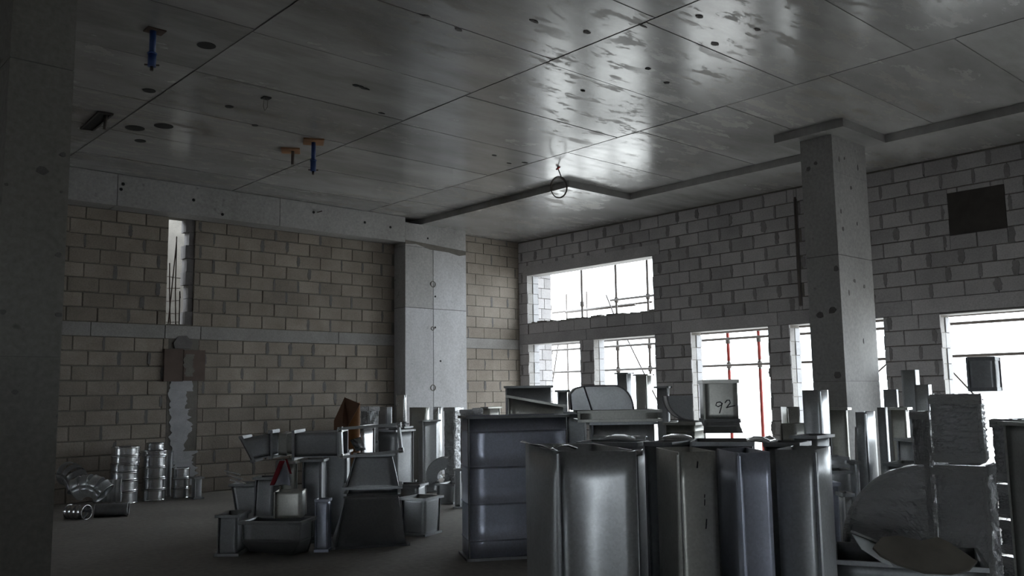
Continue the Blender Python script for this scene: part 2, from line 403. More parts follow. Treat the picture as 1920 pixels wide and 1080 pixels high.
for a, b in zip(ys, ys[1:]):
    mb = MB(); mb.box((-.006, a+.004, bandz[0]), (.1, b-.004, bandz[1])); mb.build('ring_beam', 'block_grey', wallB)
mb = MB(); mb.box((-.012, UPW[1]-.16, UPW[3]), (.1, UPW[0]+.1, UPW[3]+.18)); mb.build('lintel', 'block_grey', wallB)
mb = MB(); mb.box((.004, BRD[0], BRD[2]), (.05, BRD[1], BRD[3])); mb.build('dark_panel', 'dark_board', wallB)
mb = MB(); mb.box((-.004, CH[0], CH[2]), (.02, CH[1], CH[3])); mb.build('chase', 'mortar_dark', wallB)
mb = MB(); mb.tube([(-.004, -6.005, 2.56), (-.004, -6.005, 4.15)], .016, 8); mb.build('conduit', 'conduit_grey', wallB)
# openings: raw jambs with block ends showing, plastered lip, sill
for k, (ya, yb, za, zb) in enumerate(WIN[:5]+[UPW]):
    w = bpy.data.objects.new('window_%d' % (k+1), None); COL.objects.link(w); w['kind'] = 'structure'; w['_o'] = (0, 0, 0)
    w['label'] = ['narrow bare opening nearest the room corner', 'bare opening second from the room corner', 'bare opening with red scaffold posts outside', 'bare opening half hidden by the free-standing column', 'wide bare opening at the right edge', 'long bare opening above two others near the corner'][k]
    deep = .30 if k in (0, 5) else TW       # the outer return of the corner shows beyond the wall
    n = 0; z = za
    while z < zb-.05:
        z2 = min(z+.2, zb)
        for yy, sg in ((ya, 1), (yb, -1)):
            mb = MB(); o = rnd(-.006, .006)
            mb.box((.006, min(yy, yy-sg*(.006+o)) if 1 else 0, z+.004), (.13, max(yy, yy-sg*(.006+o)), z2-.006)); mb.build('jamb_block', 'lintel_concrete', w)
            mb = MB(); mb.box((.145, min(yy, yy-sg*(.010-o)), z+.004), (TW, max(yy, yy-sg*(.010-o)), z2-.006)); mb.build('jamb_block', 'plaster_patch', w)
        z = z2
    mb = MB(); mb.box((.0, yb, zb-.012), (TW, ya, zb+.002)); mb.build('head_soffit', 'lintel_concrete', w)
    mb = MB(); mb.box((.0, yb, za-.01), (TW, ya, za+.02)); mb.build('sill', 'lintel_concrete', w)
    if k == 5:
        for i in range(16):
            yy = yb+(ya-yb)*(i+rnd(.2, .8))/16; l = rnd(.03, .09); mb = MB(); mb.box((.02, yy-l, za+.02), (.12, yy+l, za+.02+rnd(.01, .035))); mb.build('mortar_crumb', 'mortar', w)
# block return outside the corner
mb = MB(); mb.box((TW, -.232, 0), (.62, .2, ZC)); mb.build('outer_return', 'mortar', wallB)
for r, (z0, z1) in enumerate(rows(0, ZD)):
    for a, b in (((TW+.0, .44), (.45, .63)) if r % 2 else ((TW, .36), (.37, .63))):
        mb = MB(); mb.box((a, -.246-rnd(0, .006), z0+.006), (b, -.22, z1-.006)); mb.build('return_block', 'block_grey', wallB)

# --- the two walls out of the picture, with the openings that light the hall from there
mb = MB(); OP = []
for a, b, c, d in grid_core(X0, 0, 0, ZC, OP): mb.box((a, Y0-.28, c), (b, Y0, d))
struct(mb, 'wall_back', 'block_grey')
mb = MB()
for a, b, c, d in grid_core(Y0, 2.6, 0, ZC, [(-3.1, -2.1, .3, 2.1), (-19.8, -17.0, .3, 2.3)]): mb.box((X0-.28, a, c), (X0, b, d))
struct(mb, 'wall_side', 'block_grey')
# narrow gap behind the slit, left unroofed so daylight shows in it
mb = MB(); mb.box((-10, 1.5, 0), (.0, 1.7, ZC)); struct(mb, 'wall_beyond', 'mortar')

# --- ceiling: slab core, formwork panels pressed into the soffit, dropped strip along the outer wall
mb = MB(); mb.box((X0-.3, Y0-.3, ZC+.006), (1.5, .25, ZC+.3)); ceil = struct(mb, 'ceiling', 'mortar_dark'); ceil['label'] = 'smooth grey concrete soffit cast on large formwork panels'  # runs past the outer wall: overhang added to shade the jambs from the sky
xs = [-17., -15.66, -13.26, -10.86, -8.455, -6.06, -3.69, -1.2]
def keep(x0, x1, y0, y1): return True
for i, (a, b) in enumerate(zip(xs, xs[1:])):
    off = [.0, .03, -.02, -.06, .0, .10, -.25][i]; y = -2.33+off+1.193*2
    while y > Y0:
        y1, y0 = min(y, .2), max(y-1.193, Y0)
        if y1 > y0+.02 and y0 < PF+.4:
            lv = rnd(-.0015, .0025); mb = MB()
            if y1 > 0: y1 = min(y1, 2.5)
            mb.box((a+.009, y0+.007, ZC+lv), (b-.009, y1-.007, ZC+.02)); mb.build('formwork_panel', 'soffit', ceil)
        y -= 1.193
BX, BW = -1.25, -2.605                  # edge of the dropped strip, and of its wider end
for a, b, c, d in ((BX, TW, Y0, -3.925), (BW, TW, -3.925, .2), (-2.29, BX, -7.96, -7.08)):
    mb = MB(); mb.box((a, c, ZD), (b, d, ZC+.01)); mb.build('dropped_strip' if a != -2.29 else 'column_drop_panel', 'soffit', ceil)
# fixings and marks on the soffit
for px, py, r in ((387, 85, .10), (280, 170, .075), (430, 200, .055), (307, 236, .13), (253, 240, .13), (263, 264, .08), (478, 235, .045)):
    p = atz(px, py, ZC); mb = MB(); mb.tube([(p.x, p.y, ZC-.004), (p.x, p.y, ZC+.012)], r*.8, 18); mb.build('core_hole', 'hole_black', ceil)
for px, py in ((676, 162), (668, 160), (684, 166), (926, 291), (955, 306), (985, 305), (716, 212), (1100, 60), (1003, 40), (1215, 128), (1250, 155), (1093, 170), (1420, 55), (1310, 30), (800, 30), (1340, 82), (860, 55), (1205, 48)):
    p = atz(px, py, ZC); mb = MB(); n = 9; ra, rb = rnd(.03, .07), rnd(.015, .03); k0 = rnd(0, 6)
    mb.prism([(p.x+ra*math.cos(2*math.pi*i/n)*rnd(.6, 1.2), p.y+rb*math.sin(2*math.pi*i/n)*rnd(.6, 1.2), ZC-.006) for i in range(n)], (0, 0, 1), .006); mb.build('blemish', 'hole_black' if py > 100 else 'mortar_dark', ceil)

# --- columns
t = thing('concrete_column', 'free-standing rectangular concrete column in front of the window row', 'column', (-2.10, -7.715, 0)); t['kind'] = 'structure'
mb = MB(); mb.box((-2.095, -7.71, 0), (-1.29, -7.315, ZD)); mb.build('core', 'mortar_dark', t)
for a, b in ((0, 1.43), (1.434, 2.88), (2.89, 3.86), (3.862, ZD)):
    mb = MB(); mb.box((-2.10, -7.715, a), (-1.285, -7.31, b)); mb.build('cast_lift', 'cast_concrete', t)
for x, z in ((-1.95, 4.03), (-1.82, 4.06), (-1.7, 3.72), (-1.95, 3.2), (-1.6, 3.3), (-1.75, 2.6), (-1.52, 2.55), (-1.9, 2.45), (-1.62, 1.9), (-1.5, 4.0), (-1.98, 3.4)):
    n = 7; mb = MB(); ra, rb = rnd(.012, .025), rnd(.02, .04)
    mb.prism([(x+ra*math.cos(2*math.pi*i/n)*rnd(.7, 1.2), -7.718, z+rb*math.sin(2*math.pi*i/n)*rnd(.7, 1.2)) for i in range(n)], (0, 1, 0), .006); mb.build('blemish', 'mortar_dark', t)
for y, z in ((-7.5, 4.0), (-7.4, 3.95), (-7.6, 2.25), (-7.45, 2.2), (-7.62, 1.5), (-7.68, 2.72)):
    n = 8; mb = MB(); ra = rnd(.02, .05)
    mb.prism([(-2.103, y+ra*math.cos(2*math.pi*i/n)*rnd(.7, 1.2), z+ra*math.sin(2*math.pi*i/n)*rnd(.7, 1.2)) for i in range(n)][::-1], (1, 0, 0), .006); mb.build('blemish', 'mortar_dark', t)
pr = at(131, 300, 6.1); pl = at(8, 300, 6.4)
cx1, cy0 = pr.x, pr.y; r8 = ray(8, 300); cx0 = CAM.x+r8.x*(cy0-CAM.y)/r8.y
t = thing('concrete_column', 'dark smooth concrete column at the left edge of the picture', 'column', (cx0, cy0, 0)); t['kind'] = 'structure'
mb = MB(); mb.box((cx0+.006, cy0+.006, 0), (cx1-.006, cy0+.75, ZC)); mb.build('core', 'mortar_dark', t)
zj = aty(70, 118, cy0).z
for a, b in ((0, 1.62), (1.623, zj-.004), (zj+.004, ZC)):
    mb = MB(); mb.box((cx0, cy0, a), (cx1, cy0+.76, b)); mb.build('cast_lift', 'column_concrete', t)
for px, py, r in ((80, 320, .035), (110, 478, .02), (28, 735, .02), (12, 346, .012), (115, 360, .01), (112, 780, .02), (5, 585, .02), (118, 290, .02), (110, 590, .02)):
    p = aty(px, py, cy0); n = 9; mb = MB()
    mb.prism([(min(cx1, p.x+r*math.cos(2*math.pi*i/n)*rnd(.8, 1.3)), cy0-.003, p.z+r*math.sin(2*math.pi*i/n)*rnd(.7, 1.)) for i in range(n)], (0, 1, 0), .006); mb.build('blemish', 'mortar_dark', t)
#OBJECTS#
# ================================================================ sheet-metal builders
UP = V((0,0,1))
def lerp(a, b, t): return a+(b-a)*t
def panel(name, mat, parent, p00, p10, p11, p01, bulge=0., ribs=(), th=.003, nu=6, nv=8, wav=.0):
    """sheet between four corners (p00->p10 along u, p00->p01 along v), outer side on the right-hand normal"""
    nrm = (p10-p00).cross(p01-p00)
    if nrm.length < 1e-9: nrm = (p11-p10).cross(p01-p10)
    nrm.normalize(); H = (p01-p00).length or 1
    vs = [i/nv for i in range(nv+1)]
    for r in ribs: vs += [r-.009/H, r-.004/H, r+.004/H, r+.009/H]
    vs = sorted(vs); rows_ = []
    ph = rnd(0, 6)
    for v in vs:
        row = []
        for i in range(nu+1):
            u = i/nu; p = lerp(lerp(p00, p10, u), lerp(p01, p11, u), v)
            b = bulge*math.sin(math.pi*u)*(.25+.75*math.sin(math.pi*min(1, max(0, v))))
            b += wav*math.sin(5*u+ph)*math.sin(math.pi*v)*math.sin(math.pi*u)
            if any(abs(v-r) < .006/H for r in ribs): b += .006
            row.append(p+nrm*b)
        rows_.append(row)
    M = MB(); M.sheet(rows_, th); return M.build(name, mat, parent)
def frame_flange(parent, q, axis, w=.028, t=.022, mat='galv', corners=False, name='flange'):
    """angle frame round the quad q, lying against its outside"""
    M = MB(); c = sum(q, V((0,0,0)))/4; axis = axis.normalized()
    for i in range(4):
        a, b = q[i], q[(i+1) % 4]; mid = (a+b)/2; d = (b-a).normalized(); o = (mid-c); o -= d*o.dot(d); o -= axis*o.dot(axis); o.normalize()
        M.bar(a+o*w/2-d*w, b+o*w/2+d*w, w, t, o)
    f = M.build(name, mat, parent)
    if corners:
        for i in range(4):
            o = (q[i]-c).normalized(); p = q[i]+o*w*.6
            M = MB(); M.bar(p-axis*.016, p+axis*.016, .042, .042, (q[(i+1) % 4]-q[i])); M.build('corner_plate', 'galv_bright', f)
            M = MB(); M.tube([p-axis*.026, p+axis*.026], .008, 8); M.build('bolt', 'galv_dull', f)
    return f
def duct8(name, label, cat, B, T, mat='galv', flB=True, flT=True, bulge=.006, ribs=(), wav=0., group=None, seam=True, corners=False, flmat=None, root=None, pname='panel', fw=.028):
    """open sheet-metal duct between quad B and quad T (both counter-clockwise seen from the T end)"""
    B = [V(p) for p in B]; T = [V(p) for p in T]
    cB, cT = sum(B, V((0,0,0)))/4, sum(T, V((0,0,0)))/4
    if root is None:
        z = min(p.z for p in B+T); c = cB if cB.z <= cT.z else cT
        root = thing(name, label, cat, (c.x, c.y, z), group)
    for i in range(4):
        j = (i+1) % 4; panel(pname, mat, root, B[i], B[j], T[j], T[i], bulge, ribs, wav=wav)
    ax = (cT-cB)
    if seam:
        for i in (0, 2):
            M = MB(); o = ((B[i]-cB).normalized()); M.bar(lerp(B[i], T[i], .01)+o*.004, lerp(B[i], T[i], .99)+o*.004, .012, .008); M.build('seam', flmat or mat, root)
    if flB: frame_flange(root, [p+ax.normalized()*.012 for p in B], ax, fw, mat=flmat or mat, corners=corners)
    if flT: frame_flange(root, [p-ax.normalized()*.012 for p in T], ax, fw, mat=flmat or mat, corners=corners)
    return root
def quad(pL, pR, d, z, inset=0.):
    """rectangle whose front edge runs pL->pR (seen from the camera), going d away from it"""
    pL, pR = flat(pL, z), flat(pR, z); e = (pR-pL).normalized(); n = UP.cross(e)
    if n.dot(flat(pL)-flat(CAM)) < 0: n = -n
    return [pL+e*inset+n*inset, pR-e*inset+n*inset, pR-e*inset+n*(d-inset), pL+e*inset+n*(d-inset)]
def stand(name, label, L, R_, d, z0, z1, mat='galv', lean=(0, 0), top_in=0., bot_in=0., cat='duct', **k):
    """upright duct: L,R_ = (px, py, depth) of its left and right front edges; z1 may be (px,py) read at L's depth"""
    pL, pR = at(*L), at(*R_)
    B = quad(pL, pR, d, z0, bot_in); T = quad(pL, pR, d, z1, top_in)
    e = (flat(pR)-flat(pL)).normalized(); n = (B[3]-B[0]).normalized()
    T = [p+e*lean[0]+n*lean[1] for p in T]
    return duct8(name, label, cat, B, T, mat, **k)
def topz(px, py, d): return at(px, py, d).z
def px_of(p): v = p-CAM; return 960+F_PX*v.dot(rt)/v.dot(fwd)
def wbox(label, pl, pn, pr, py, dep, top, mat, turn=0., z0=0., **k):
    """duct squared to the room: near corner at pixel pn, its left side running back to pl and its right side to pr"""
    n = flat(at(pn, py, dep), z0); a = math.radians(turn)
    ey = V((-math.sin(a), math.cos(a), 0)); ex = V((math.cos(a), math.sin(a), 0))
    def run(e, target):
        lo, hi = .02, 2.5
        for _ in range(40):
            m_ = (lo+hi)/2; q = n+e*m_; q.z = at(pn, py, dep).z
            if (px_of(q) < target) == (e is ey): hi = m_
            else: lo = m_
        return min(lo, .75)
    sl, sr = run(ey, pl), run(ex, pr)
    B = [n, n+ex*sr, n+ex*sr+ey*sl, n+ey*sl]; T = [flat(p, topz(pn, top, dep)) for p in B]
    return duct8('duct_section', label, 'duct', B, T, mat, **k)
def bright_lip(root, T, i, mat='galv_bright', w=.05, h=.02):
    """bent-over tab along edge i of the quad T"""
    a, b = T[i], T[(i+1) % 4]; c = sum(T, V((0,0,0)))/4; o = ((a+b)/2-c).normalized()
    rows_ = []
    for r in range(4):
        s_ = r/3
        rows_.append([lerp(a, b, u)+o*(w*s_+rnd(-.006, .006)) + UP*(h*math.sin(s_*2.2)+rnd(-.004, .004)) for u in (.02, .25, .5, .75, .98)])
    M = MB(); M.sheet(rows_, .003); return M.build('bent_tab', mat, root)
def elbow(name, label, org, e_w, e_in, e_out, width, r0, r1, a0, a1, mat='galv', n=10, flanges=True, foil=False, cat='duct elbow', group=None):
    """rectangular elbow swept round the line through org along e_w; angle 0 = e_in, 90 = e_out"""
    e_w, e_in, e_out = V(e_w).normalized(), V(e_in).normalized(), V(e_out).normalized(); org = V(org)
    P = lambda r, a, s: org + (e_in*math.cos(a)+e_out*math.sin(a))*r + e_w*s
    ang = [a0+(a1-a0)*i/n for i in range(n+1)]
    allp = [P(r, a, s) for r in (r0, r1) for a in ang for s in (0, width)]
    c = sum(allp, V((0,0,0)))/len(allp); root = thing(name, label, cat, (c.x, c.y, min(p.z for p in allp)), group)
    th = .003
    if r0 > .01:
        M = MB(); M.sheet([[P(r0, a, s*width/3) for s in range(4)] for a in ang], th); M.build('throat', mat, root)
    M = MB(); M.sheet([[P(r1, a, width-s*width/3) for s in range(4)] for a in ang], th); M.build('heel', mat, root)
    for s, fl in ((0, 1), (width, 0)):
        M = MB(); rr = [[P(r0+(r1-r0)*k/3, a, s) for k in range(4)] for a in (ang if fl else ang[::-1])]
        M.sheet(rr, th, False); M.build('cheek', mat, root)
    for s in (0, width):
        M = MB(); M.tube([P(r1+.004, a, s) for a in ang], .007, 6); M.build('seam', mat, root)
    if flanges:
        for a, sg in ((a0, 1), (a1, -1)):
            tdir = (-e_in*math.sin(a)+e_out*math.cos(a))
            frame_flange(root, [P(r0, a, 0), P(r1, a, 0), P(r1, a, width), P(r0, a, width)], tdir, .026, .02, mat)
    return root

# ================================================================ on and under the ceiling
def prop_head(px, py, py2, plate, label):
    p = atz(px, py, ZC); t = thing('shoring_prop', label, 'prop', (p.x, p.y, ZC))
    d = (p-CAM).dot(fwd); L = (py2-py)/F_PX*d*1.02
    zp = ZC
    if plate:
        M = MB(); s = .17; a = .3
        c = [V((p.x+s*math.cos(a+k*math.pi/2), p.y+s*math.sin(a+k*math.pi/2), ZC-.022)) for k in range(4)]
        M.prism(c, (0,0,1), .02); M.build('plywood_plate', 'plywood', t); zp = ZC-.022
    else:
        M = MB(); M.box((p.x-.06, p.y-.06, ZC-.012), (p.x+.09, p.y+.06, ZC-.001)); M.build('head_plate', 'rebar_rust', t)
    M = MB(); M.tube([(p.x, p.y, zp), (p.x, p.y, ZC-L*.58)], .026, 14); M.build('upper_tube', 'prop_blue', t)
    M = MB(); M.tube([(p.x, p.y, ZC-L*.56), (p.x, p.y, ZC-L*.9)], .033, 14); c = M.build('sleeve', 'prop_blue', t)
    M = MB(); M.tube([(p.x, p.y, ZC-L*.57), (p.x, p.y, ZC-L*.6)], .04, 14); M.build('collar', 'prop_blue', t)
    M = MB(); M.bar((p.x-.05, p.y+.03, ZC-L*.86), (p.x+.05, p.y-.03, ZC-L*.86), .012); M.build('pin', 'scaffold_steel', t)
    M = MB(); M.tube([(p.x, p.y, ZC-L*.9), (p.x, p.y, ZC-L)], .014, 10); M.build('thread_tip', 'scaffold_steel', t)
prop_head(287, 56, 134, False, 'blue steel prop stub hanging from the soffit beside the left column')
prop_head(588, 264, 328, True, 'blue steel prop stub under an orange plywood plate')
p = atz(545, 281, ZC); t = thing('pipe_sleeve', 'short dark pipe stub under an orange plywood square', 'pipe', (p.x, p.y, ZC))
M = MB(); M.prism([(p.x+.16*math.cos(.25+k*math.pi/2), p.y+.16*math.sin(.25+k*math.pi/2), ZC-.02) for k in range(4)], (0,0,1), .018); M.build('plywood_plate', 'plywood', t)
M = MB(); M.tube([(p.x+.02, p.y-.02, ZC-.02), (p.x+.02, p.y-.02, ZC-.19)], .02, 10); M.build('pipe', 'conduit_grey', t)
# boxed-out slot in the slab with a pipe end
q = [atz(*c, ZC) for c in ((185, 209), (211, 213), (175, 243), (152, 240))]
t = thing('slab_opening', 'dark slanted box-out in the soffit near the left column', 'opening', (q[0].x, q[0].y, ZC)); t['kind'] = 'structure'
M = MB(); M.prism([V((a.x, a.y, ZC-.006)) for a in q], (0,0,1), .012); M.build('void', 'hole_black', t)
for i in range(4):
    M = MB(); M.bar(V((q[i].x, q[i].y, ZC-.008)), V((q[(i+1) % 4].x, q[(i+1) % 4].y, ZC-.008)), .02, .016); M.build('rim', 'dark_board', t)
p = (q[1]+q[2])/2; M = MB(); M.tube([(q[1].x-.04, q[1].y+.10, ZC), (q[1].x-.04, q[1].y+.10, ZC-.16)], .02, 10)
single(M, 'pipe_stub', 'conduit_grey', 'short grey pipe end hanging out of the dark ceiling box-out', 'pipe')
p = atz(499, 183, ZC); t = thing('wire_hanger', 'small wire loop hanging from a box in the soffit', 'wire', (p.x, p.y, ZC))
M = MB(); M.box((p.x-.04, p.y-.04, ZC-.012), (p.x+.04, p.y+.04, ZC)); M.build('box', 'hole_black', t)
M = MB(); M.tube([(p.x-.02, p.y, ZC), (p.x-.025, p.y+.01, ZC-.09), (p.x-.01, p.y+.01, ZC-.14), (p.x+.015, p.y, ZC-.1), (p.x+.02, p.y, ZC)], .003, 6); M.build('wire', 'conduit_grey', t)
# coil of cable below the soffit
p = atz(1046, 313, ZC); d = (p-CAM).dot(fwd); t = thing('cable_loop', 'round loop of cable hanging from the soffit, red tip', 'cable', (p.x, p.y, ZC))
k = d/F_PX
def off(px, py): return p + rt*((px-1046)*k) + up*(-(py-313)*k)
M = MB(); M.tube([off(1049, 296)+UP*.0, off(1045, 312), off(1047, 318), off(1052, 331)], .008, 8); M.build('tail', 'conduit_grey', t)
M = MB(); M.tube([off(1048+15.5*math.sin(a), 351-20*math.cos(a)) + fwd*.03*math.sin(a) for a in [2*math.pi*i/28 for i in range(28)]], .0085, 8, closed=True); M.build('loop', 'conduit_grey', t)
M = MB(); M.tube([off(1048+14.5*math.sin(a), 351-19*math.cos(a)) + fwd*(.05+.02*math.cos(a)) for a in [2*math.pi*i/28 for i in range(28)]], .006, 8, closed=True); M.build('loop', 'conduit_grey', t)
M = MB(); M.tube([off(1043, 318), off(1047, 315), off(1050, 312)], .013, 8); M.build('tip', 'red_plastic', t)
M = MB(); M.bar(off(1041, 312), off(1051, 313), .02, .015); M.build('knot', 'conduit_grey', t)

# ================================================================ scaffold outside the openings
XS = 1.25
t = thing('scaffold', 'tube scaffold with red and grey posts standing outside the openings', 'scaffold', (XS, -5, -.26))
def post(px, py, red=False, x=XS, top=4.36):
    p = atx(px, py, x); M = MB(); M.tube([(x, p.y, -.26), (x, p.y, top)], .024, 10); o = M.build('post', 'scaffold_steel', t)
    if red:
        M = MB(); M.tube([(x, p.y, 1.86), (x, p.y, 2.38)], .028, 10); M.build('painted_length', 'scaffold_red', o)
        M = MB(); M.tube([(x, p.y, -.2), (x, p.y, 1.70)], .028, 10); M.build('painted_length', 'scaffold_red', o)
    for z in (1.78, 2.2, 3.12):
        M = MB(); M.tube([(x, p.y, z-.05), (x, p.y, z+.05)], .04, 8); M.build('coupler', 'scaffold_steel', o)
    return p.y
for px, py, rd in ((1031, 560, 0), (1091, 550, 0), (1155, 540, 0), (1214, 530, 0), (1367, 690, 1), (1425, 690, 1), (1636, 650, 0), (1700, 650, 0)): post(px, py, rd)
def rail(z, y0, y1, x=XS, r=.022, dz=0., mat='scaffold_steel'):
    M = MB(); M.tube([(x-.05, y0, z), (x-.05, y1, z+dz)], r, 8); M.build('rail', mat, t)
for z in (1.78, 2.23): rail(z, .8, -14)
rail(3.12, -1.3, -14); rail(2.33, .5, -14, XS-.2, .02)
zb = [atx(1105, 566, XS+1.), atx(1035, 564, XS+1.)]
rail(3.12, 1.2, -1.6, XS+.9); rail(3.05, .4, -1.5, XS+.5, .026)
for a, b in ((atx(1140, 562, XS+.2), atx(1152, 592, XS+.2)), (atx(1183, 650, XS+.2), atx(1210, 705, XS+.2)), (atx(1662, 683, XS), atx(1630, 712, XS)), (atx(1782, 693, XS), atx(1815, 728, XS)), (atx(1046, 650, XS+.3), atx(1040, 690, XS+.3))):
    M = MB(); d_ = (b-a)*.6; M.tube([a-d_*.5, b+d_*1.5], .014, 8); M.build('brace', 'scaffold_steel', t)
for px in (1062, 1100):
    p = atx(px, 560, XS+1.5); M = MB(); M.tube([(p.x, p.y, -.26), (p.x, p.y, 3.6)], .02, 8); M.build('post', 'scaffold_steel', t)

# ================================================================ round collars stacked by wall A
def ring(mat='collar_steel'): pass
RC = {}
def collar_mesh(r, h, which):
    key = (r, h, which)
    if key in RC: return RC[key]
    M = MB(); n = 28
    if which == 'shell':
        prof = [(r, 0), (r+.006, .004), (r+.006, .012), (r, .018), (r, .021), (r, h-.024), (r, h-.02), (r+.005, h-.015), (r+.005, h-.005), (r-.002, h)]
        rows_ = [[V((a*math.cos(2*math.pi*i/n), a*math.sin(2*math.pi*i/n), z)) for i in range(n+1)] for a, z in prof]
        M.sheet(rows_, .002)
    else:
        a = math.radians(218); M.bar((math.cos(a)*(r+.002), math.sin(a)*(r+.002), .012), (math.cos(a)*(r+.002), math.sin(a)*(r+.002), h-.012), .014, .006, (-math.sin(a), math.cos(a), 0))
    RC[key] = M.mesh('collar_'+which, 'collar_steel' if which == 'shell' else 'galv_dull'); return RC[key]
ORD = ['bottom', 'second', 'third', 'fourth', 'fifth', 'sixth', 'seventh']
def stack(px, py, hs, where, r):
    c = atz(px, py, 0); v = (c-CAM); v.z = 0; c = c+v.normalized()*r; z = 0
    for i, h in enumerate(hs):
        rr = r
        if isinstance(h, tuple): h, rr = h
        o = thing('duct_collar', '%s steel collar from the floor in the %s' % (ORD[i], where), 'duct collar', (c.x+rnd(-.008, .008), c.y+rnd(-.008, .008), z), 'round collars stacked by the block wall')
        o.rotation_euler.z = rnd(-.25, .25)
        for w in ('shell', 'seam'):
            q = bpy.data.objects.new(w, collar_mesh(rr, h, w)); COL.objects.link(q); q.parent = o
        z += h+.001
stack(231, 946, [.16, .14, .105, .105, .1, .115], 'left-hand bright stack', .175)
stack(287, 940, [.15, .145, .145, .145, (.07, .17), (.1, .12)], 'tallest bright stack, the middle one', .155)
stack(338, 935, [.135, .135, .135], 'short right-hand stack', .115)
stack(186, 930, [.2, .2, .17], 'dim stack behind the elbow heap', .15)
# dark box sections beside the stacks
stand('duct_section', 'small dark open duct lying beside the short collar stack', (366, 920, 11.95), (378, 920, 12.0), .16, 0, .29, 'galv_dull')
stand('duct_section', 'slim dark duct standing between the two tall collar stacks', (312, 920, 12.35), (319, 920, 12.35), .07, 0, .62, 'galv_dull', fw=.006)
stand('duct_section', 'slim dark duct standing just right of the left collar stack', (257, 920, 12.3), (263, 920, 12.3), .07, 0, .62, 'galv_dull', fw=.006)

# heap of round elbows
def round_pipe(name, label, pts, r, mat='collar_steel', gores=True, cat='round duct'):
    pts = [V(p) for p in pts]; z = min(p.z for p in pts)-r; c = sum(pts, V((0,0,0)))/len(pts)
    o = thing(name, label, cat, (c.x, c.y, max(0, z)), 'heap of round ducts')
    for a, b in zip(pts, pts[1:]) if gores else [(pts[0], pts[-1])]:
        d = (b-a).normalized(); x = (UP if abs(d.z) < .9 else V((1,0,0))).cross(d).normalized(); y = d.cross(x); n = 22
        M = MB(); L = (b-a).length
        M.sheet([[a+d*(L*s)+(x*math.cos(-2*math.pi*i/n)+y*math.sin(-2*math.pi*i/n))*(r+(.005 if s in (0., 1.) else 0)) for i in range(n+1)] for s in (0., .12, .88, 1.)], .003); M.build('gore' if gores else 'shell', mat, o)
    for p, d in ((pts[0], (pts[1]-pts[0]).normalized()), (pts[-1], (pts[-1]-pts[-2]).normalized())):
        x = (UP if abs(d.z) < .9 else V((1,0,0))).cross(d).normalized(); y = d.cross(x)
        M = MB(); M.tube([p+(x*math.cos(2*math.pi*i/22)+y*math.sin(2*math.pi*i/22))*(r+.004) for i in range(22)], .007, 6, closed=True); M.build('rim', mat, o)
    return o
def fl(px, py, z): return atz(px, py, z)
R2, F2 = V((rt.x, rt.y, 0)).normalized(), V((fwd.x, fwd.y, 0)).normalized()
def arc(c, e1, e2, R_, a0, a1, n): return [c+e1*R_*math.cos(a0+(a1-a0)*i/n)+e2*R_*math.sin(a0+(a1-a0)*i/n) for i in range(n+1)]
c = at(125, 920, 11.4); round_pipe('round_elbow', 'dark-mouthed round elbow at the left of the heap, against the column edge', arc(V((c.x, c.y, .13))+R2*.0, (R2*.9-F2*.5).normalized(), UP, .28, .35, 1.6, 4), .14, 'galv_dull')
c = at(166, 925, 10.7); round_pipe('round_elbow', 'pale round elbow on top of the heap, mouth facing right', arc(V((c.x, c.y, .08)), -R2, UP, .24, 2.5, .9, 4), .13, 'galv')
c = at(200, 930, 11.2); round_pipe('spiral_duct', 'ribbed round duct lying across the right of the heap', [V((c.x, c.y, .2))+(R2*.8+F2*.3)*s for s in (-.17, -.11, -.05, .01, .07, .13, .19)], .135, 'galv')
c = at(208, 944, 10.3); round_pipe('round_duct', 'thin dark round duct lying flat in front of the left stack', [V((c.x, c.y, .075))+(R2+F2*.25)*s for s in (-.16, .18)], .07, 'galv_dull', False)
c = at(146, 956, 10.1); round_pipe('round_duct', 'short shiny round duct lying on the floor before the heap', [V((c.x, c.y, .08))+(R2-F2*.35)*s for s in (-.12, -.06, 0, .06, .12)], .075, 'collar_steel')



# ================================================================ ducts lined up before the pilaster (about 14 m away)
P1 = 'ducts stood along the pilaster'
wbox('dark duct with a bright right side, by the foil strip', 704, 725, 735, 790, 14.3, 763, 'galv_dull', group=P1, flT=False)
stand('duct_section', 'dark lower duct under the short pale one left of the pilaster', (730, 850, 13.5), (757, 850, 13.4), .22, 0, topz(745, 800, 13.45), 'galv_dull', group=P1)
wbox('short pale duct set on top of a dark one left of the pilaster', 742, 758, 762, 770, 13.42, 740, 'galv_bright', z0=topz(745, 800, 13.45)+.03, group=P1, flT=False)
wbox('tall grey duct with ragged bright top against the pilaster', 768, 799, 805, 820, 14.0, 764, 'galv_warm', group=P1, flT=False, wav=.01)
wbox('narrow duct with a gleaming edge behind the shorter grey duct', 812, 822, 829, 800, 14.5, 763, 'galv_bright', group=P1, flT=False)
wbox('shorter plain grey duct in front of the pilaster group', 785, 793, 822, 840, 13.1, 788, 'galv', group=P1)
M = MB(); a, b, c = at(763, 893, 12.95), at(771, 893, 12.9), at(763, 838, 13.05)
M.prism([flat(a), flat(b), flat(b)+UP*.04, V((c.x, c.y, .52))], F2, .004); single(M, 'sheet_offcut', 'galv_bright', 'thin bright triangular sheet leaning on the ducts before the pilaster', 'sheet metal')

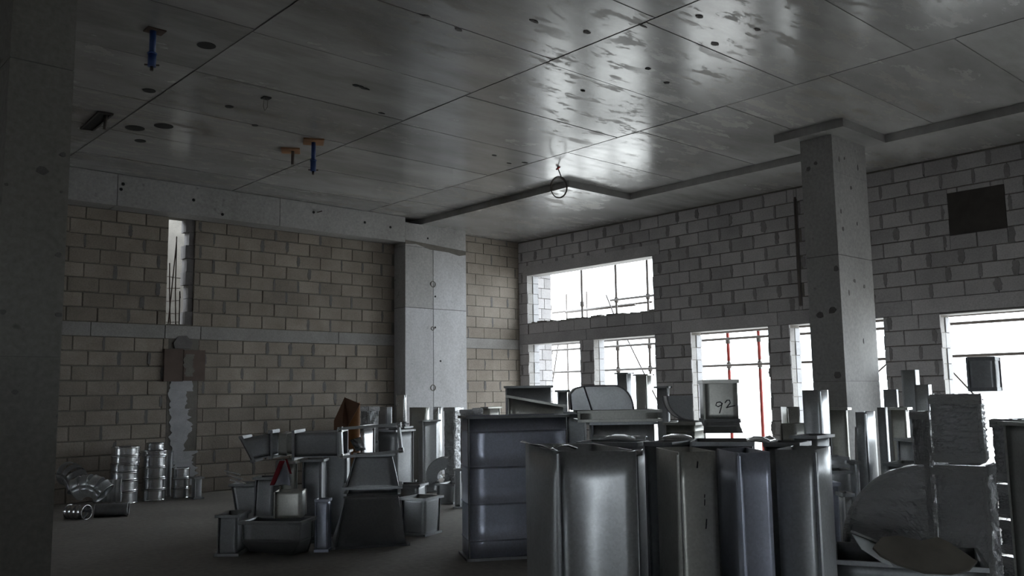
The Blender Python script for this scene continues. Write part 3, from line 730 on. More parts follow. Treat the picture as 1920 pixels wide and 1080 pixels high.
def foil_box(name, label, B, T, group=None, folds=9, tape=True, cat='insulated duct'):
    """foil-faced insulation wrapped round a duct: rounded soft box with creases and tape"""
    B = [V(p) for p in B]; T = [V(p) for p in T]; c = sum(B, V((0,0,0)))/4; root = thing(name, label, cat, (c.x, c.y, min(p.z for p in B)), group)
    cT = sum(T, V((0,0,0)))/4
    for i in range(4):
        j = (i+1) % 4; p00, p10, p11, p01 = B[i], B[j], T[j], T[i]; nrm = (p10-p00).cross(p01-p00).normalized()
        nu, nv = 18, 34; ph = rnd(0, 6); rows_ = []
        for a in range(nv+1):
            v = a/nv; row = []
            for b in range(nu+1):
                u = b/nu; p = lerp(lerp(p00, p10, u), lerp(p01, p11, u), v)
                ed = min(u, 1-u)*(p10-p00).length; evd = min(v, 1-v)*(p01-p00).length
                k = -.018*math.exp(-ed/.02) - .012*math.exp(-evd/.02)
                k += .011*math.sin(folds*6.28*v+2.2*math.sin(4*u+ph)+ph)*math.sin(math.pi*u) + rnd(-.007, .007)
                row.append(p+nrm*k)
            rows_.append(row)
        M = MB(); M.sheet(rows_, .004, False); M.build('wrap', 'foil', root)
        if tape:
            o = nrm*.004
            for v in (.03/(p01-p00).length, 1-.03/(p01-p00).length):
                M = MB(); a_, b_ = lerp(p00, p01, v)+o, lerp(p10, p11, v)+o; M.bar(a_, b_, .05, .004, (p01-p00)); M.build('tape', 'foil', root)
    bi, ti = [lerp(p, c, .1) for p in B], [lerp(p, cT, .1) for p in T]
    for i in range(4):
        j = (i+1) % 4; M = MB(); M.sheet([[bi[i], bi[j]], [ti[i], ti[j]]], .003, False); M.build('liner', 'galv_dull', root)  # inner duct, added to stop daylight showing through the seams
    for q, s in ((B, 1), (T, -1)):
        M = MB(); cc = sum(q, V((0,0,0)))/4; ax = (cT-c).normalized()*s
        inn = [lerp(p, cc, .28) for p in q]; out = [lerp(p, cc, .03) for p in q]
        for i in range(4):
            j = (i+1) % 4; M.hexa([out[i], out[j], inn[j], inn[i]], [p+ax*.02 for p in (out[i], out[j], inn[j], inn[i])])
        M.build('wrap_edge', 'foil', root)
    return root
def foil_stand(label, L, R_, d, z0, z1, **k):
    pL, pR = at(*L), at(*R_); return foil_box('insulated_duct', label, quad(pL, pR, d, z0), quad(pL, pR, d, z1), **k)
foil_stand('foil-wrapped duct standing at the right of the pilaster group', (832, 820, 13.6), (853, 820, 13.5), .24, 0, topz(840, 764, 13.5), group=P1)
foil_stand('foil-wrapped duct partly hidden behind the ribbed duct, beside the pilaster', (862, 780, 13.2), (890, 780, 13.1), .24, 0, topz(870, 768, 13.2), group=P1)
foil_stand('crumpled foil duct end peeping over the ribbed duct', (886, 780, 12.6), (904, 780, 12.6), .2, 0, topz(895, 765, 12.6), group=P1)
stand('duct_section', 'grey duct corner peeping over the ribbed duct beside the foil', (906, 780, 12.9), (916, 780, 12.8), .2, 0, topz(910, 763, 12.8), 'galv_warm', group=P1)
foil_stand('upright foil strip duct behind the open frame on the heap', (675, 800, 10.2), (691, 800, 10.1), .16, 0, topz(682, 762, 10.2), folds=6)
# small curved pieces on the floor there
c = at(846, 880, 12.1); elbow('duct_elbow', 'small duct elbow standing on end before the pilaster ducts', V((c.x, c.y, 0))-R2*.1+UP*.245, F2, UP, -R2, .28, .09, .24, math.radians(-10), math.radians(120), 'galv_dull', flanges=False)
stand('duct_section', 'low dark duct piece under the small elbow, left of the ribbed duct', (819, 920, 11.1), (848, 920, 11.0), .3, 0, .245, 'galv_dull', lean=(.02, 0))
stand('duct_section', 'narrow dark duct end between the small elbow and the ribbed duct', (854, 905, 10.6), (863, 905, 10.6), .1, 0, .46, 'galv_dull')
stand('duct_section', 'low tilted duct scrap lying before the shorter grey duct', (791, 905, 12.4), (815, 905, 12.4), .12, 0, .14, 'galv_dull', lean=(.03, .04))
stand('duct_section', 'low wide duct scrap on the floor by the dark lower duct', (752, 905, 12.5), (782, 905, 12.5), .16, 0, .15, 'galv_dull', lean=(-.03, .02), top_in=.02)

# ================================================================ heap of fittings in the middle
G = 'heap of duct fittings on the floor'
# lower hopper and the reducer standing on it
def fr(px, py, z): return flat(atz(px, py, z), z)
bL, bR = atz(628, 1030, 0), atz(762, 1022, 0)
zt = .50; tL, tR = at(648, 928, 7.62), at(744, 920, 7.68)
B = quad(bL, bR, .42, 0); T = quad(tL, tR, .34, zt); T = [p+F2*.06 for p in T]
duct8('duct_reducer', 'large dark hopper-shaped reducer at the foot of the heap', 'duct reducer', B, T, 'galv_dull', bulge=.008, group=G)
z2 = zt+.006; uB = [lerp(p, sum(T, V((0,0,0)))/4, -.06)+UP*.034 for p in T]; tt = quad(at(666, 862, 7.75), at(733, 854, 7.8), .24, .83); tt = [p+F2*.04 for p in tt]
duct8('duct_reducer', 'dark tapering reducer stacked on the large hopper', 'duct reducer', uB, tt, 'galv_dull', bulge=.004, group=G)
# angle frame leaning on top, seen right through
fz = .845
a, b = at(643, 857, 7.62), at(750, 846, 7.5); c_, d_ = at(745, 801, 7.55), at(641, 809, 7.66)
lo = min(a.z, b.z); t = thing('flange_frame', 'open rectangular steel angle frame propped on top of the heap', 'frame', ((a.x+b.x)/2, (a.y+b.y)/2, lo-.03), G)
q = [a, b, c_, d_]; q = [p+UP*.012 for p in q]
frame_flange(t, q, (b-a).cross(d_-a), .024, .03, 'galv', True, 'angle_frame')
# duct running left of the frame
q0 = [at(641, 854, 7.72), at(641, 854, 8.0), at(641, 808, 8.0), at(641, 808, 7.72)]
def boxq(px0, px1, yb0, yt0, yb1, yt1, d0, d1, dep):
    f = [at(px0, yb0, d0), at(px1, yb1, d1), at(px1, yt1, d1), at(px0, yt0, d0)]
    return f, [p+F2*dep for p in f]
f, bk = boxq(548, 638, 857, 813, 855, 810, 7.7, 7.72, .36)
duct8('duct_section', 'horizontal grey duct lying on top of the heap behind the frame', 'duct', [f[0], bk[0], bk[3], f[3]], [f[1], bk[1], bk[2], f[2]], 'galv_dull', bulge=.003, group=G)
f, bk = boxq(470, 509, 862, 823, 854, 812, 7.6, 7.75, .26); f[3] = at(450, 824, 7.6); bk[3] = f[3]+F2*.26
duct8('duct_section', 'tilted duct stub with a bright right panel at the left of the heap top', 'duct', [f[0], bk[0], bk[3], f[3]], [f[1], bk[1], bk[2], f[2]], 'galv_dull', bulge=.003, group=G)
f, bk = boxq(522, 538, 853, 812, 855, 813, 7.9, 7.9, .25)
duct8('duct_section', 'dark duct stub wedged between the two top ducts of the heap', 'duct', [f[0], bk[0], bk[3], f[3]], [f[1], bk[1], bk[2], f[2]], 'galv_warm', bulge=.003, group=G, flB=False, flT=False)
# supports below them
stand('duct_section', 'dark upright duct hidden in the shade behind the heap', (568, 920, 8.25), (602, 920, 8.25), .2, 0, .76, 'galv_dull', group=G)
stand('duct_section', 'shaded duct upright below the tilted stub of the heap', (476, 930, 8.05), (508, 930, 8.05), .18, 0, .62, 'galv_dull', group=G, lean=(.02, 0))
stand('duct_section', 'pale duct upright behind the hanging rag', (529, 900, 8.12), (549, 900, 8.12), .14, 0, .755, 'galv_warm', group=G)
stand('duct_section', 'dark filler duct upright added to close the gap before the cardboard', (606, 900, 8.62), (650, 900, 8.62), .16, 0, .82, 'galv_dull', group=G)  # filler upright, added so the gap between the fittings stays dark
# open box with folded front
stand('duct_section', 'open pale box duct in the middle of the heap, below the rag', (515, 945, 7.34), (566, 945, 7.36), .22, .345, .56, 'galv_warm', group=G, bot_in=.0, flB=False, flT=False)
bL, bR = atz(470, 1034, 0), atz(546, 1041, 0); tL, tR = at(456, 968, 7.32), at(562, 972, 7.24)
B = quad(bL, bR, .2, 0); T = quad(tL, tR, .27, .33); midz = .165
Mq = [lerp(a_, b_, .5) for a_, b_ in zip(B, T)]; Mq = [lerp(a_, b_, .85) for a_, b_ in zip(Mq, [V((p.x, p.y, midz)) for p in T])]
r_ = duct8('duct_transition', 'front box duct of the heap, tapering below a crease', 'duct transition', B, Mq, 'galv_dull', group=G, flT=False, flB=False)
duct8('duct_transition', '', '', Mq, T, 'galv_dull', root=r_, flT=True, flB=False)
stand('duct_section', 'low open box duct at the far left of the heap', (410, 990, 7.6), (444, 990, 7.6), .3, 0, .345, 'galv_dull', group=G)
stand('duct_section', 'bluish short duct between the front box and the hopper', (592, 985, 7.72), (614, 985, 7.72), .12, 0, .45, 'galv_sky_tint', group=G, fw=.012)
stand('duct_section', 'low open box duct at the right end of the heap', (757, 960, 8.6), (795, 960, 8.5), .26, 0, .36, 'galv', group=G, top_in=-.015)
stand('duct_section', 'short open tray duct resting behind the right of the hopper', (742, 925, 9.25), (784, 925, 9.2), .25, 0, .42, 'galv_dull', group=G)
stand('duct_section', 'tilted dark duct at the back left of the heap, pale scraps beside it', (452, 895, 8.75), (496, 895, 8.75), .25, 0, .5, 'galv_dull', group=G, lean=(-.09, 0))
for i, (px, py, z) in enumerate(((436, 885, .50), (440, 893, .47), (446, 902, .43))):
    a = at(px-14, py-3, 8.15); b = at(px+14, py+5, 8.15); M = MB(); M.bar(a, b, .045, .012); single(M, 'metal_strip', 'galv_bright', ['uppermost', 'middle', 'lowest'][i]+' of the pale metal strips sticking out left of the heap', 'metal strip', 'strips beside the heap')
# rag, cardboard, bright scrap
M = MB(); base = at(532, 863, 8.09); rows_ = []
for i in range(9):
    v = i/8; row = []
    for j in range(9):
        u = j/8-.5; row.append(base+R2*(u*(.05+.15*v))-UP*(.22*v+.02*abs(u))-F2*(.05+.03*math.sin(9*u+3*v)*v+.05*v)+UP*.01)
    rows_.append(row)
M.sheet(rows_, .004); t = thing('rag', 'crumpled white and red rag hanging over the heap', 'rag', base-UP*.22, G); M.build('cloth', 'rag_white', t)
M = MB(); rows_ = [[base+R2*(-.02-.07*v+u*.03)-UP*(.21*v)-F2*(.07+.05*v+.01*math.sin(7*u)) for u in (0, .5, 1, 1.5)] for v in [k/6 for k in range(7)]]
M.sheet(rows_, .004); M.build('red_fold', 'rag_red', t)
M = MB(); rows_ = [[base+R2*(.03+.05*v+u*.02)-UP*(.13*v-.015)-F2*(.07+.02*v) for u in (0, .5, 1)] for v in [k/5 for k in range(6)]]
M.sheet(rows_, .004); M.build('red_fold', 'rag_red', t)
def roll(px, py, d, r, z1, a0, a1, mat, name, label, cat, cut=0.):
    c = flat(at(px, py, d)); M = MB(); n = 18
    M.sheet([[c+R2*(r*math.cos(a0+(a1-a0)*i/n))+F2*(r*math.sin(a0+(a1-a0)*i/n))+UP*(z*(z1+(cut*math.cos(a0+(a1-a0)*i/n) if z > .5 else 0))) for i in range(n+1)][::-1] for z in (0, .5, 1.)], .006)
    return single(M, name, mat, label, cat)
roll(660, 780, 9.1, .075, topz(660, 760, 9.1), math.radians(150), math.radians(420), 'cardboard', 'cardboard_roll', 'upright curl of tan cardboard behind the heap', 'cardboard', .03)
a, b, c_, d_ = at(626, 800, 9.0), at(652, 800, 9.0), at(675, 757, 8.85), at(646, 745, 8.95)
M = MB(); M.prism([flat(a), flat(b), flat(b, b.z), c_, d_, flat(a, a.z+.06)], F2, .012); single(M, 'cardboard_sheet', 'cardboard_dark', 'folded dark brown cardboard sheet standing behind the heap', 'cardboard')
f = [at(668, 847, 7.9), at(686, 843, 7.85), at(676, 819, 7.9), at(656, 825, 7.95)]
M = MB(); M.sheet([[lerp(lerp(f[0], f[1], u), lerp(f[3], f[2], u), v)-F2*.03*math.sin(math.pi*u) for u in (0, .25, .5, .75, 1)] for v in (0, .5, 1)], .003); single(M, 'sheet_scrap', 'galv_bright', 'small bright curved sheet leaning inside the open frame', 'sheet metal')
stand('duct_section', 'pale duct top showing behind the open frame, left of the foil strip', (650, 830, 9.6), (680, 830, 9.5), .2, 0, topz(660, 797, 9.55), 'galv_bright')
stand('duct_section', 'dark duct standing behind the right half of the open frame', (697, 830, 10.4), (742, 830, 10.2), .3, 0, topz(720, 806, 10.3), 'galv_dull')

# ================================================================ the tall ribbed duct
L = atz(881, 1053, 0); dL = (L-CAM).dot(fwd)
R_ = at(1060, 776, dL+.32)
H = topz(881, 781, dL)
duct8('duct_section', 'tall wide duct with horizontal ribs standing on the open floor', 'duct', quad(L, R_, .36, 0), quad(L, R_, .36, H), 'galv_sky_tint', ribs=(.14, .39, .645, .894), bulge=.004, flmat='galv_dull')
stand('duct_section', 'dark flat duct with vertical seams showing above the ribbed duct', (950, 750, 9.15), (1033, 750, 9.15), .22, 0, topz(990, 723, 9.1), 'galv_dull', bulge=.002)
pL, pR = at(948, 770, 8.1), at(1056, 770, 8.1)
B = quad(pL, pR, .22, 0); zl, zr = topz(955, 741, 8.1), topz(1056, 759, 8.1); T = quad(pL, pR, .22, zl); e = (pR-pL).normalized()
T[0] += V((e.x, e.y, 0))*.03; T[3] += V((e.x, e.y, 0))*.03
T[1].z = T[2].z = zr
duct8('duct_section', 'duct with a slanting cut top just behind the ribbed duct', 'duct', B, T, 'galv_warm', flB=False, bulge=.002)

# ================================================================ behind the front row: stacked boxes with the curved elbow
zt = topz(1110, 792, 7.5)
stand('duct_section', 'grey box duct carrying the flat flanged piece and the curved elbow', (1112, 830, 7.5), (1228, 830, 7.5), .34, 0, zt, 'galv', bulge=.003)
z3 = topz(1085, 770, 7.45)
stand('duct_section', 'flat wide flanged duct piece under the curved elbow', (1090, 780, 7.45), (1233, 780, 7.45), .44, zt+.003, z3, 'galv_warm', bulge=.001, fw=.035)
stand('duct_section', 'narrow dark duct left of the box under the curved elbow', (1063, 830, 8.45), (1100, 830, 8.45), .12, 0, topz(1070, 772, 8.45), 'galv_dull')
stand('duct_section', 'flanged box duct to the right of the elbow stack', (1250, 810, 7.7), (1300, 810, 7.6), .4, 0, topz(1270, 792, 7.7), 'galv_warm', ribs=(.93,))
pl, pr_ = flat(at(1094, 768, 7.52), z3+.003), flat(at(1190, 768, 7.52), z3+.003)
ew = (pr_-pl); wdt = ew.length; ew.normalize(); ed = UP.cross(ew); ed = ed if ed.dot(F2) > 0 else -ed
t = thing('duct_elbow', 'smooth curved duct elbow lying on the flat flanged piece', 'duct elbow', pl)
k_ = 7.52/F_PX; arcp = [(1152+36*math.sin(a), 768-45*math.cos(a)) for a in [math.radians(9*i_) for i_ in range(11)]]
prof = [(1072, 768), (1070, 738), (1080, 727), (1096, 723.5)]+arcp
pp = [pl+ew*((x-1094)*k_)+UP*((768-y)*k_) for x, y in prof]; dd = ed*.36
for k2, nm in ((0, 'cheek'), (1, 'cheek')):
    M = MB(); M.prism([p+dd*k2 for p in pp], ed, .003); M.build(nm, 'galv', t)
M = MB(); M.sheet([[p+dd*u+UP*.0015 for u in (0, .33, .66, 1)][::-1] for p in pp], .003); M.build('heel', 'galv', t)
M = MB(); M.tube([p-ed*.004 for p in pp], .007, 6); M.build('seam', 'galv_dull', t)
M = MB(); M.bar(pp[3]-ed*.006, pl+ew*.07-ed*.006, .012, .008); M.build('seam', 'galv_dull', t)
stand('duct_section', 'dark duct end to the left of the curved elbow', (1047, 760, 8.8), (1064, 760, 8.8), .12, 0, topz(1050, 731, 8.8), 'galv_dull')
wbox('left of two tall ducts standing before the second opening', 1157, 1175, 1184, 720, 12.9, 698, 'galv_dull')
wbox('right of two tall ducts standing before the second opening', 1192, 1212, 1222, 720, 12.0, 701, 'galv_warm')
wbox('slim duct with a bright edge beside the second opening', 1232, 1251, 1255, 750, 10.6, 724, 'galv_dull')

c = at(1298, 745, 8.6)
elbow('duct_elbow', 'dull upturned elbow standing behind the marked duct', flat(c, topz(1290, 742, 8.6)), F2, -R2, -UP, .28, .0, .235, 0, math.radians(90), 'galv_dull', flanges=False)
stand('duct_section', 'dark duct under the upturned elbow behind the marked duct', (1256, 800, 8.7), (1299, 800, 8.6), .3, 0, topz(1290, 742, 8.6)-.245, 'galv_dull', flT=False)

# ================================================================ the front row
HF = 1.07
FR = 'front row of standing ducts'
def corner_duct(label, A, N, C, mat, d=None, **k):
    """duct top corners in the photo: A = far end of the left side, N = near corner, C = end of the front"""
    a, n, c = [flat(atz(*q, HF)) for q in (A, N, C)]
    e1 = c-n; e2 = a-n
    if d is not None: e2 = e2.normalized()*d
    f_ = [n, n+e1, n+e1+e2, n+e2]
    B = f_; T = [p+UP*HF for p in f_]
    return duct8('duct_section', label, 'duct', B, T, mat, group=FR, fw=.012, **k), T
r_, T = corner_duct('front duct with a bulging bright face and a dark left side', (985, 832), (1047, 846), (1193, 845), 'galv', bulge=.03, flT=False, wav=.012)
bright_lip(r_, T, 3, w=.03, h=.012)
M = MB(); c = T[0]; M.sheet([[c+V((0, 0, .012))+R2*(-.02+.11*u)+F2*(.01+.16*v*u)+UP*(.018*math.sin(3*u+v)) for u in (0, .3, .6, 1)] for v in (0, .5, 1)], .003); M.build('bent_tab', 'galv_bright', r_)
M = MB(); c = T[1]; M.sheet([[c+R2*(-.04+.07*u)+F2*.02*v-UP*(.03*v-.01*u) for u in (0, .5, 1)] for v in (0, .5, 1)], .003); M.build('bent_tab', 'galv_bright', r_)
r_, T = corner_duct('front duct with a scratched grey face, second in the row', (1230, 839), (1272, 848), (1341, 846), 'galv_warm', bulge=.006, flT=False)
for i in range(5):
    M = MB(); p = lerp(T[0], T[1], rnd(.35, .9)) - UP*rnd(.05, .35); e1 = (T[1]-T[0]).normalized(); nn = e1.cross(UP); nn = -nn if nn.dot(F2) > 0 else nn
    l = rnd(.01, .03); w = rnd(.002, .006); p += nn*.009
    M.prism([p, p+e1*w, p+e1*w*1.8+UP*l, p+e1*w*.8+UP*l*1.1], -nn, .004); M.build('scratch', 'marker_black', r_)
r_, T = corner_duct('front duct with a sky-tinted face, third in the row', (1344, 841), (1385, 850), (1443, 847), 'galv_sky_tint', bulge=.006, flT=False)
nc = atz(1527, 844, HF); dn = (nc-CAM).dot(fwd)
r_ = wbox('front duct with a brilliant white right side, last in the row', 1453, 1527, 1557, 844, dn, 844, 'galv', turn=16, group=FR, flT=False, bulge=.012, fw=.012, wav=.006)
q0 = flat(nc, HF); T = [q0, q0+V((.2, .06, 0)), q0+V((.1, .4, 0)), q0+V((-.1, .35, 0))]
# a second row behind them, tops only
SR = 'second row behind the front ducts'
def back_duct(label, l, r, d, mat, h=HF): 
    pl, pr_ = flat(atz(*l, h)), flat(atz(*r, h)); B = quad(pl, pr_, d, 0); T = quad(pl, pr_, d, h)
    return duct8('duct_section', label, 'duct', B, T, mat, group=SR, fw=.012), T
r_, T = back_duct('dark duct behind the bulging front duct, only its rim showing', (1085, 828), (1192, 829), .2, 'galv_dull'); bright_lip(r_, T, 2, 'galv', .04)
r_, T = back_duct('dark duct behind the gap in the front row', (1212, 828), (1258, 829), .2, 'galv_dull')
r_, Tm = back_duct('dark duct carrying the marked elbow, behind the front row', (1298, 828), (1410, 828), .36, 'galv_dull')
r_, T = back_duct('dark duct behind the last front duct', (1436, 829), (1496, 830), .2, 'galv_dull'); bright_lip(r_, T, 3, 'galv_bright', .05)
def loose(label, pts, z, mat):
    M = MB(); q = [flat(atz(px, py, z), z) for px, py in pts]; c = sum(q, V((0,0,0)))/4
    M.sheet([[lerp(lerp(q[0], q[1], u), lerp(q[3], q[2], u), v)+UP*(.02*math.sin(3*u)*math.sin(3*v)) for u in (0, .33, .66, 1)] for v in (0, .5, 1)], .003)
    single(M, 'sheet_offcut', mat, label, 'sheet metal', 'offcuts lying on the duct tops')
loose('bright crumpled offcut on the rim behind the bulging duct', ((1130, 822), (1192, 826), (1190, 819), (1140, 817)), HF+.03, 'galv')
loose('bright narrow offcut on the dark duct left of the marked elbow', ((1240, 821), (1300, 824), (1296, 818), (1246, 816)), HF+.03, 'galv_bright')
loose('bright bent offcut lying right of the marked elbow', ((1400, 826), (1445, 830), (1442, 824), (1398, 820)), HF+.03, 'galv_bright')

# the duct marked 92
zb = HF+.024; dm = 5.45
bL, bR = at(1322, 822, 5.15), at(1394, 826, 5.1); tL, tR = at(1320, 712, 5.3), at(1382, 713, 5.28)
d2 = .30
T = quad(tL, tR, d2, topz(1320, 712, 5.3)); zm = topz(1322, 786, 5.3); Mq = [V((p.x, p.y, zm)) for p in T]
Bq = quad(bL, bR, d2+.14, zb); r_ = duct8('duct_transition', 'upright duct with flared foot, hand-marked 92', 'duct transition', Mq, T, 'galv_warm', flB=False, fw=.01, bulge=.004)
ms = [lerp(b_, a_, .55) for a_, b_ in zip(Bq, Mq)]; ms = [V((lerp(m_.x, p.x, .35), lerp(m_.y, p.y, .35), m_.z)) for m_, p in zip(ms, Mq)]
duct8('', '', '', ms, Mq, 'galv_dull', root=r_, flT=True, flB=False, fw=.008, bulge=0.); duct8('', '', '', Bq, ms, 'galv_dull', root=r_, flT=False, flB=False, fw=.01, bulge=0.)
e1 = (T[1]-T[0]).normalized(); nn = -(T[3]-T[0]).normalized(); O = T[0]; kx = (T[1]-T[0]).length/62; kz = (T[0].z-Mq[0].z)/74
def sc_(px, py): return O+e1*((px-1320)*kx)-UP*((py-712)*kz)+nn*.011
nine = [(1352, 757), (1348, 754), (1342, 755), (1340, 760), (1344, 763), (1350, 760), (1352, 756), (1350, 764), (1346, 775)]
two = [(1357, 756), (1361, 751), (1366, 751), (1367, 756), (1362, 762), (1359, 765), (1366, 763), (1376, 761)]
for st in (nine, two):
    M = MB(); M.tube([sc_(*p) for p in st], .0028, 6); M.build('handwriting', 'marker_black', r_)

# ================================================================ the group before the column
RG = 'ducts crowded before the column'
def rw(label, a, b, c, py, dep, top, mat, **k): return wbox(label, a, b, c, py, dep, top, mat, turn=12, group=RG, **k)
def rs(label, l, r, d, top, mat, **k): return stand('duct_section', label, l, r, d, 0, topz(l[0], top, l[2]), mat, group=RG, **k)
rw('tallest pale duct of the column group, bright right side', 1507, 1540, 1556, 790, 6.9, 731, 'galv', wav=.01, flT=False)
rs('greenish duct left of the tallest one in the column group', (1481, 780, 8.2), (1504, 780, 8.2), .2, 763, 'galv_warm', flT=False, lean=(-.02, 0))
rs('low greenish duct at the left end of the column group', (1465, 810, 7.4), (1490, 810, 7.3), .2, 794, 'galv_warm', flT=False)
rs('dark flanged duct just behind the last front duct', (1489, 824, 6.6), (1528, 824, 6.5), .3, 816, 'galv_dull')
rw('broad dull-green duct directly in front of the column', 1550, 1588, 1592, 820, 7.7, 764, 'galv_warm', wav=.008)
rw('dark duct with a brilliant right side before the column', 1608, 1627, 1645, 850, 6.6, 773, 'galv', flT=False)
rw('rounded dark duct right of the brilliant-sided one', 1648, 1662, 1667, 820, 7.6, 764, 'galv_dull', flT=False)
rw('olive duct between the column and the wide opening', 1672, 1699, 1706, 800, 8.3, 764, 'galv_warm')
rw('small duct top with a bright edge at the foot of the column', 1657, 1681, 1685, 750, 9.9, 730, 'galv_dull', flT=False)
rw('tall duct by the wide opening, bright right edge', 1692, 1718, 1726, 740, 10.4, 693, 'galv_dull', flT=False)
rw('duct half behind the foil duct, before the wide opening', 1716, 1741, 1748, 745, 9.0, 721, 'galv', flT=False)
stand('duct_section', 'slanted grey duct panel low between the column group and the foil', (1682, 850, 7.0), (1708, 850, 6.8), .25, 0, topz(1690, 823, 6.9), 'galv', lean=(-.06, .05), group=RG)
stand('duct_section', 'low dark duct below the slanted grey panel', (1666, 890, 6.5), (1706, 890, 6.4), .3, 0, topz(1680, 870, 6.4), 'galv_dull', group=RG)
foil_stand('narrow foil-wrapped duct left of the tall foil stack', (1709, 830, 6.3), (1744, 830, 6.2), .26, 0, topz(1720, 772, 6.2), group=RG, folds=5)
M = MB(); a, b = flat(at(1594, 905, 7.1)), flat(at(1603, 905, 7.1)); tp = at(1603, 800, 7.3)
M.sheet([[lerp(lerp(a, b, u), V((tp.x, tp.y, tp.z))+R2*.03*u, v) for u in (0, .5, 1)] for v in (0, .5, 1)], .003); single(M, 'sheet_offcut', 'galv_bright', 'tall bright sheet leaning between two ducts of the column group', 'sheet metal')
SB = 'short box ducts right of the front row'
def sb(label, l, r, d, z0, z1, mat): stand('duct_section', label, l, r, d, z0, z1, mat, group=SB, fw=.014)
sb('bottom box duct of the small stack behind the last front duct', (1558, 960, 5.9), (1585, 960, 5.9), .2, 0, .62, 'galv_dull')
sb('middle flanged box duct of the small stack behind the last front duct', (1556, 880, 5.9), (1594, 880, 5.9), .2, .635, .80, 'galv')
sb('top box duct of the small stack behind the last front duct', (1554, 860, 5.92), (1588, 860, 5.92), .18, .815, topz(1570, 857, 5.9), 'galv')
sb('slim upright box duct with a pale side, right of the small stack', (1606, 900, 6.1), (1612, 900, 6.1), .12, 0, topz(1595, 868, 5.7)-.02, 'galv')
sb('low box duct with a pale lid corner in front of the foil elbow', (1561, 970, 5.5), (1575, 970, 5.5), .12, 0, topz(1570, 905, 5.5), 'galv_sky_tint')
sb('pale low box duct beside the foil elbow', (1586, 980, 5.3), (1600, 980, 5.3), .1, 0, topz(1590, 925, 5.3), 'galv_bright')

# ================================================================ foil-wrapped pieces at the right
z1 = topz(1780, 872, 5.0)
foil_stand('lower foil-wrapped duct of the tall foil stack', (1756, 950, 5.0), (1853, 950, 4.85), .36, 0, z1, folds=12)
foil_stand('upper foil-wrapped duct of the tall foil stack', (1746, 800, 5.05), (1842, 800, 4.92), .34, z1+.014, topz(1790, 739, 5.0), folds=11)
zt = topz(1790, 739, 5.0); p = at(1816, 729, 5.02)
M_ = stand('duct_section', 'small dark box balanced on the tall foil stack', (1816, 700, 5.08), (1866, 700, 5.0), .16, zt+.012, topz(1816, 669, 5.04), 'galv_dull', fw=.005)
# quarter-round foil elbow
c = at(1742, 1020, 4.95); c = flat(c); zc = 1.32-(1030-730)*4.95/F_PX
def foil_elbow(label, org, ew, ei, eo, width, r1):
    root = thing('insulated_elbow', label, 'insulated elbow', (org.x, org.y, 0))
    ew, ei, eo = [V(a).normalized() for a in (ew, ei, eo)]; n = 22
    P = lambda r, a, s: org+(ei*math.cos(a)+eo*math.sin(a))*r+ew*s
    for s in (0., width):
        rows_ = []
        for i in range(n+1):
            a = math.radians(90)*i/n; row = []
            for k in range(13):
                r = .03+(r1-.03)*k/12; q = P(r, a, s); f_ = .015*math.sin(88*q.z+1.5*math.sin(9*r))+rnd(-.007, .007)
                row.append(q+ew*(f_*(1 if s > 0 else -1))+ew*((.03 if s == 0 else -.03)*max(0, (k-10)/2)**2))
            rows_.append(row)
        M = MB(); M.sheet(rows_ if s > 0 else rows_[::-1], .004, False); M.build('cheek_wrap', 'foil', root)
    M = MB(); M.sheet([[P(r1+.003*math.sin(i*1.7+s), math.radians(90)*i/n, .025+(width-.05)*s/6) for s in range(7)][::-1] for i in range(n+1)], .004); M.build('heel_wrap', 'foil', root)
    M = MB(); M.tube([P(r1-.004, math.radians(90)*i/n, .02) for i in range(n+1)], .014, 8); M.build('edge_roll', 'foil', root)
    M = MB(); M.bar(P(.23, 0, width/2)+UP*.01, P(.23, 0, width/2)-UP*org.z, .4, width*.7, ei); M.build('lower_wrap', 'foil', root)
    return root
rv = flat(ray(1690, 950)).normalized(); rs_ = rv.cross(UP)
foil_elbow('quarter-round foil-wrapped elbow leaning on the tall foil stack', V((c.x, c.y, zc+.03))-rv*.08, rv, -rs_, UP, .22, .44)
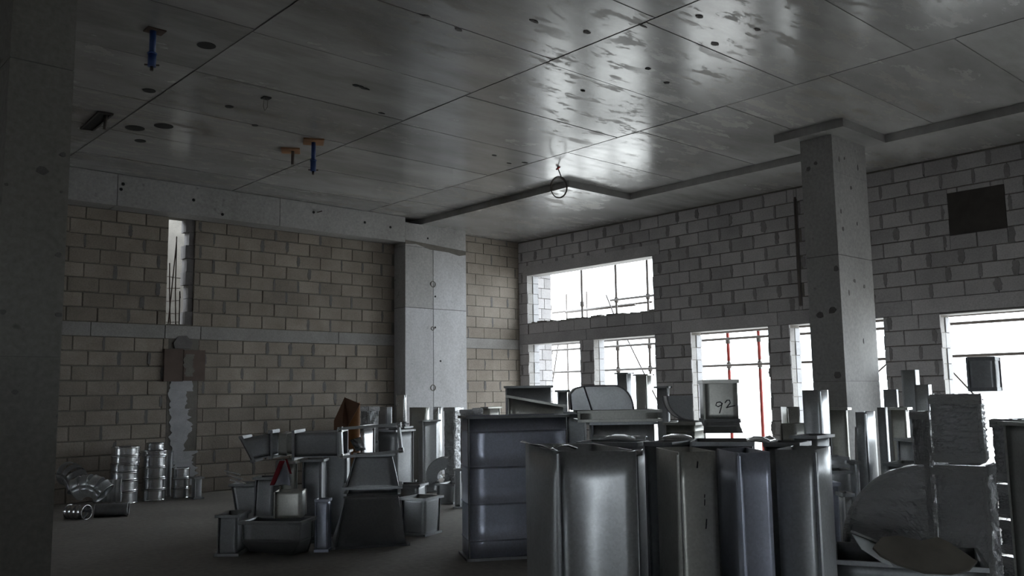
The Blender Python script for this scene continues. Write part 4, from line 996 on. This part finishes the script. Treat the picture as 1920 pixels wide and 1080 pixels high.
# right-hand foil stack
zz = [0, .30, .52, .74, topz(1870, 783, 5.6)]
for i in range(4):
    foil_stand(['bottom', 'second', 'third', 'top'][i]+' foil-wrapped piece of the stack at the right edge', (1864+2*i % 3, 900, 5.6), (1945, 900, 5.3), .3, zz[i]+.006, zz[i+1]-.008, folds=4, group='foil stack at the right edge')
stand('duct_section', 'plain grey duct at the extreme right edge of the picture', (1893, 900, 5.0), (1975, 900, 4.7), .25, 0, topz(1893, 790, 5.0), 'galv_warm')

# bottom right corner: long box with a curved dark board and a white sheet on it
zb = topz(1600, 1052, 4.3)
stand('duct_section', 'long dark box duct along the bottom right corner', (1560, 1075, 4.35), (1850, 1075, 4.1), .55, 0, zb, 'galv_dull', fw=.012, bulge=.002)
pts = [(1665, 1022), (1690, 1002), (1720, 999), (1758, 1009), (1790, 1002), (1805, 1012), (1835, 1048), (1815, 1062), (1780, 1070), (1735, 1068), (1695, 1053), (1672, 1036)]
o0 = atz(1745, 1066, zb+.03); e_ = (R2*.98-F2*.1).normalized(); tilt = (F2*.80+UP*.62).normalized()
M = MB(); kk = 4.15/F_PX; q = [o0+e_*((x-1745)*kk)+tilt*((1068-y)*kk*1.25) for x, y in pts]; zmin = min(p.z for p in q); q = [p+UP*(zb+.012-zmin) for p in q]
M.prism(q, tilt.cross(e_), .014); single(M, 'curved_board', 'board_black', 'curved dark board lying on the box duct in the bottom right corner', 'board')
pts = [(1612, 1030), (1648, 1019), (1667, 1016), (1660, 1030), (1676, 1052), (1655, 1060), (1619, 1056)]
M = MB(); o0 = atz(1640, 1058, zb+.015); e2_ = (R2*.82-UP*.5-F2*.1).normalized(); q = [o0+e2_*((x-1640)*kk*1.15)+tilt*((1058-y)*kk*1.2) for x, y in pts]; zmin = min(p.z for p in q); q = [p+UP*(zb+.006-zmin) for p in q]
t = thing('folded_sheet', 'small folded white sheet on the long box beside the curved board', 'sheet', q[4])
M.prism(q, tilt.cross(e2_), .004); M.build('sheet', 'white_sheet', t)
M = MB(); M.bar(q[0]+UP*.012, q[2]+UP*.012, .03, .01); M.build('fold', 'galv', t)
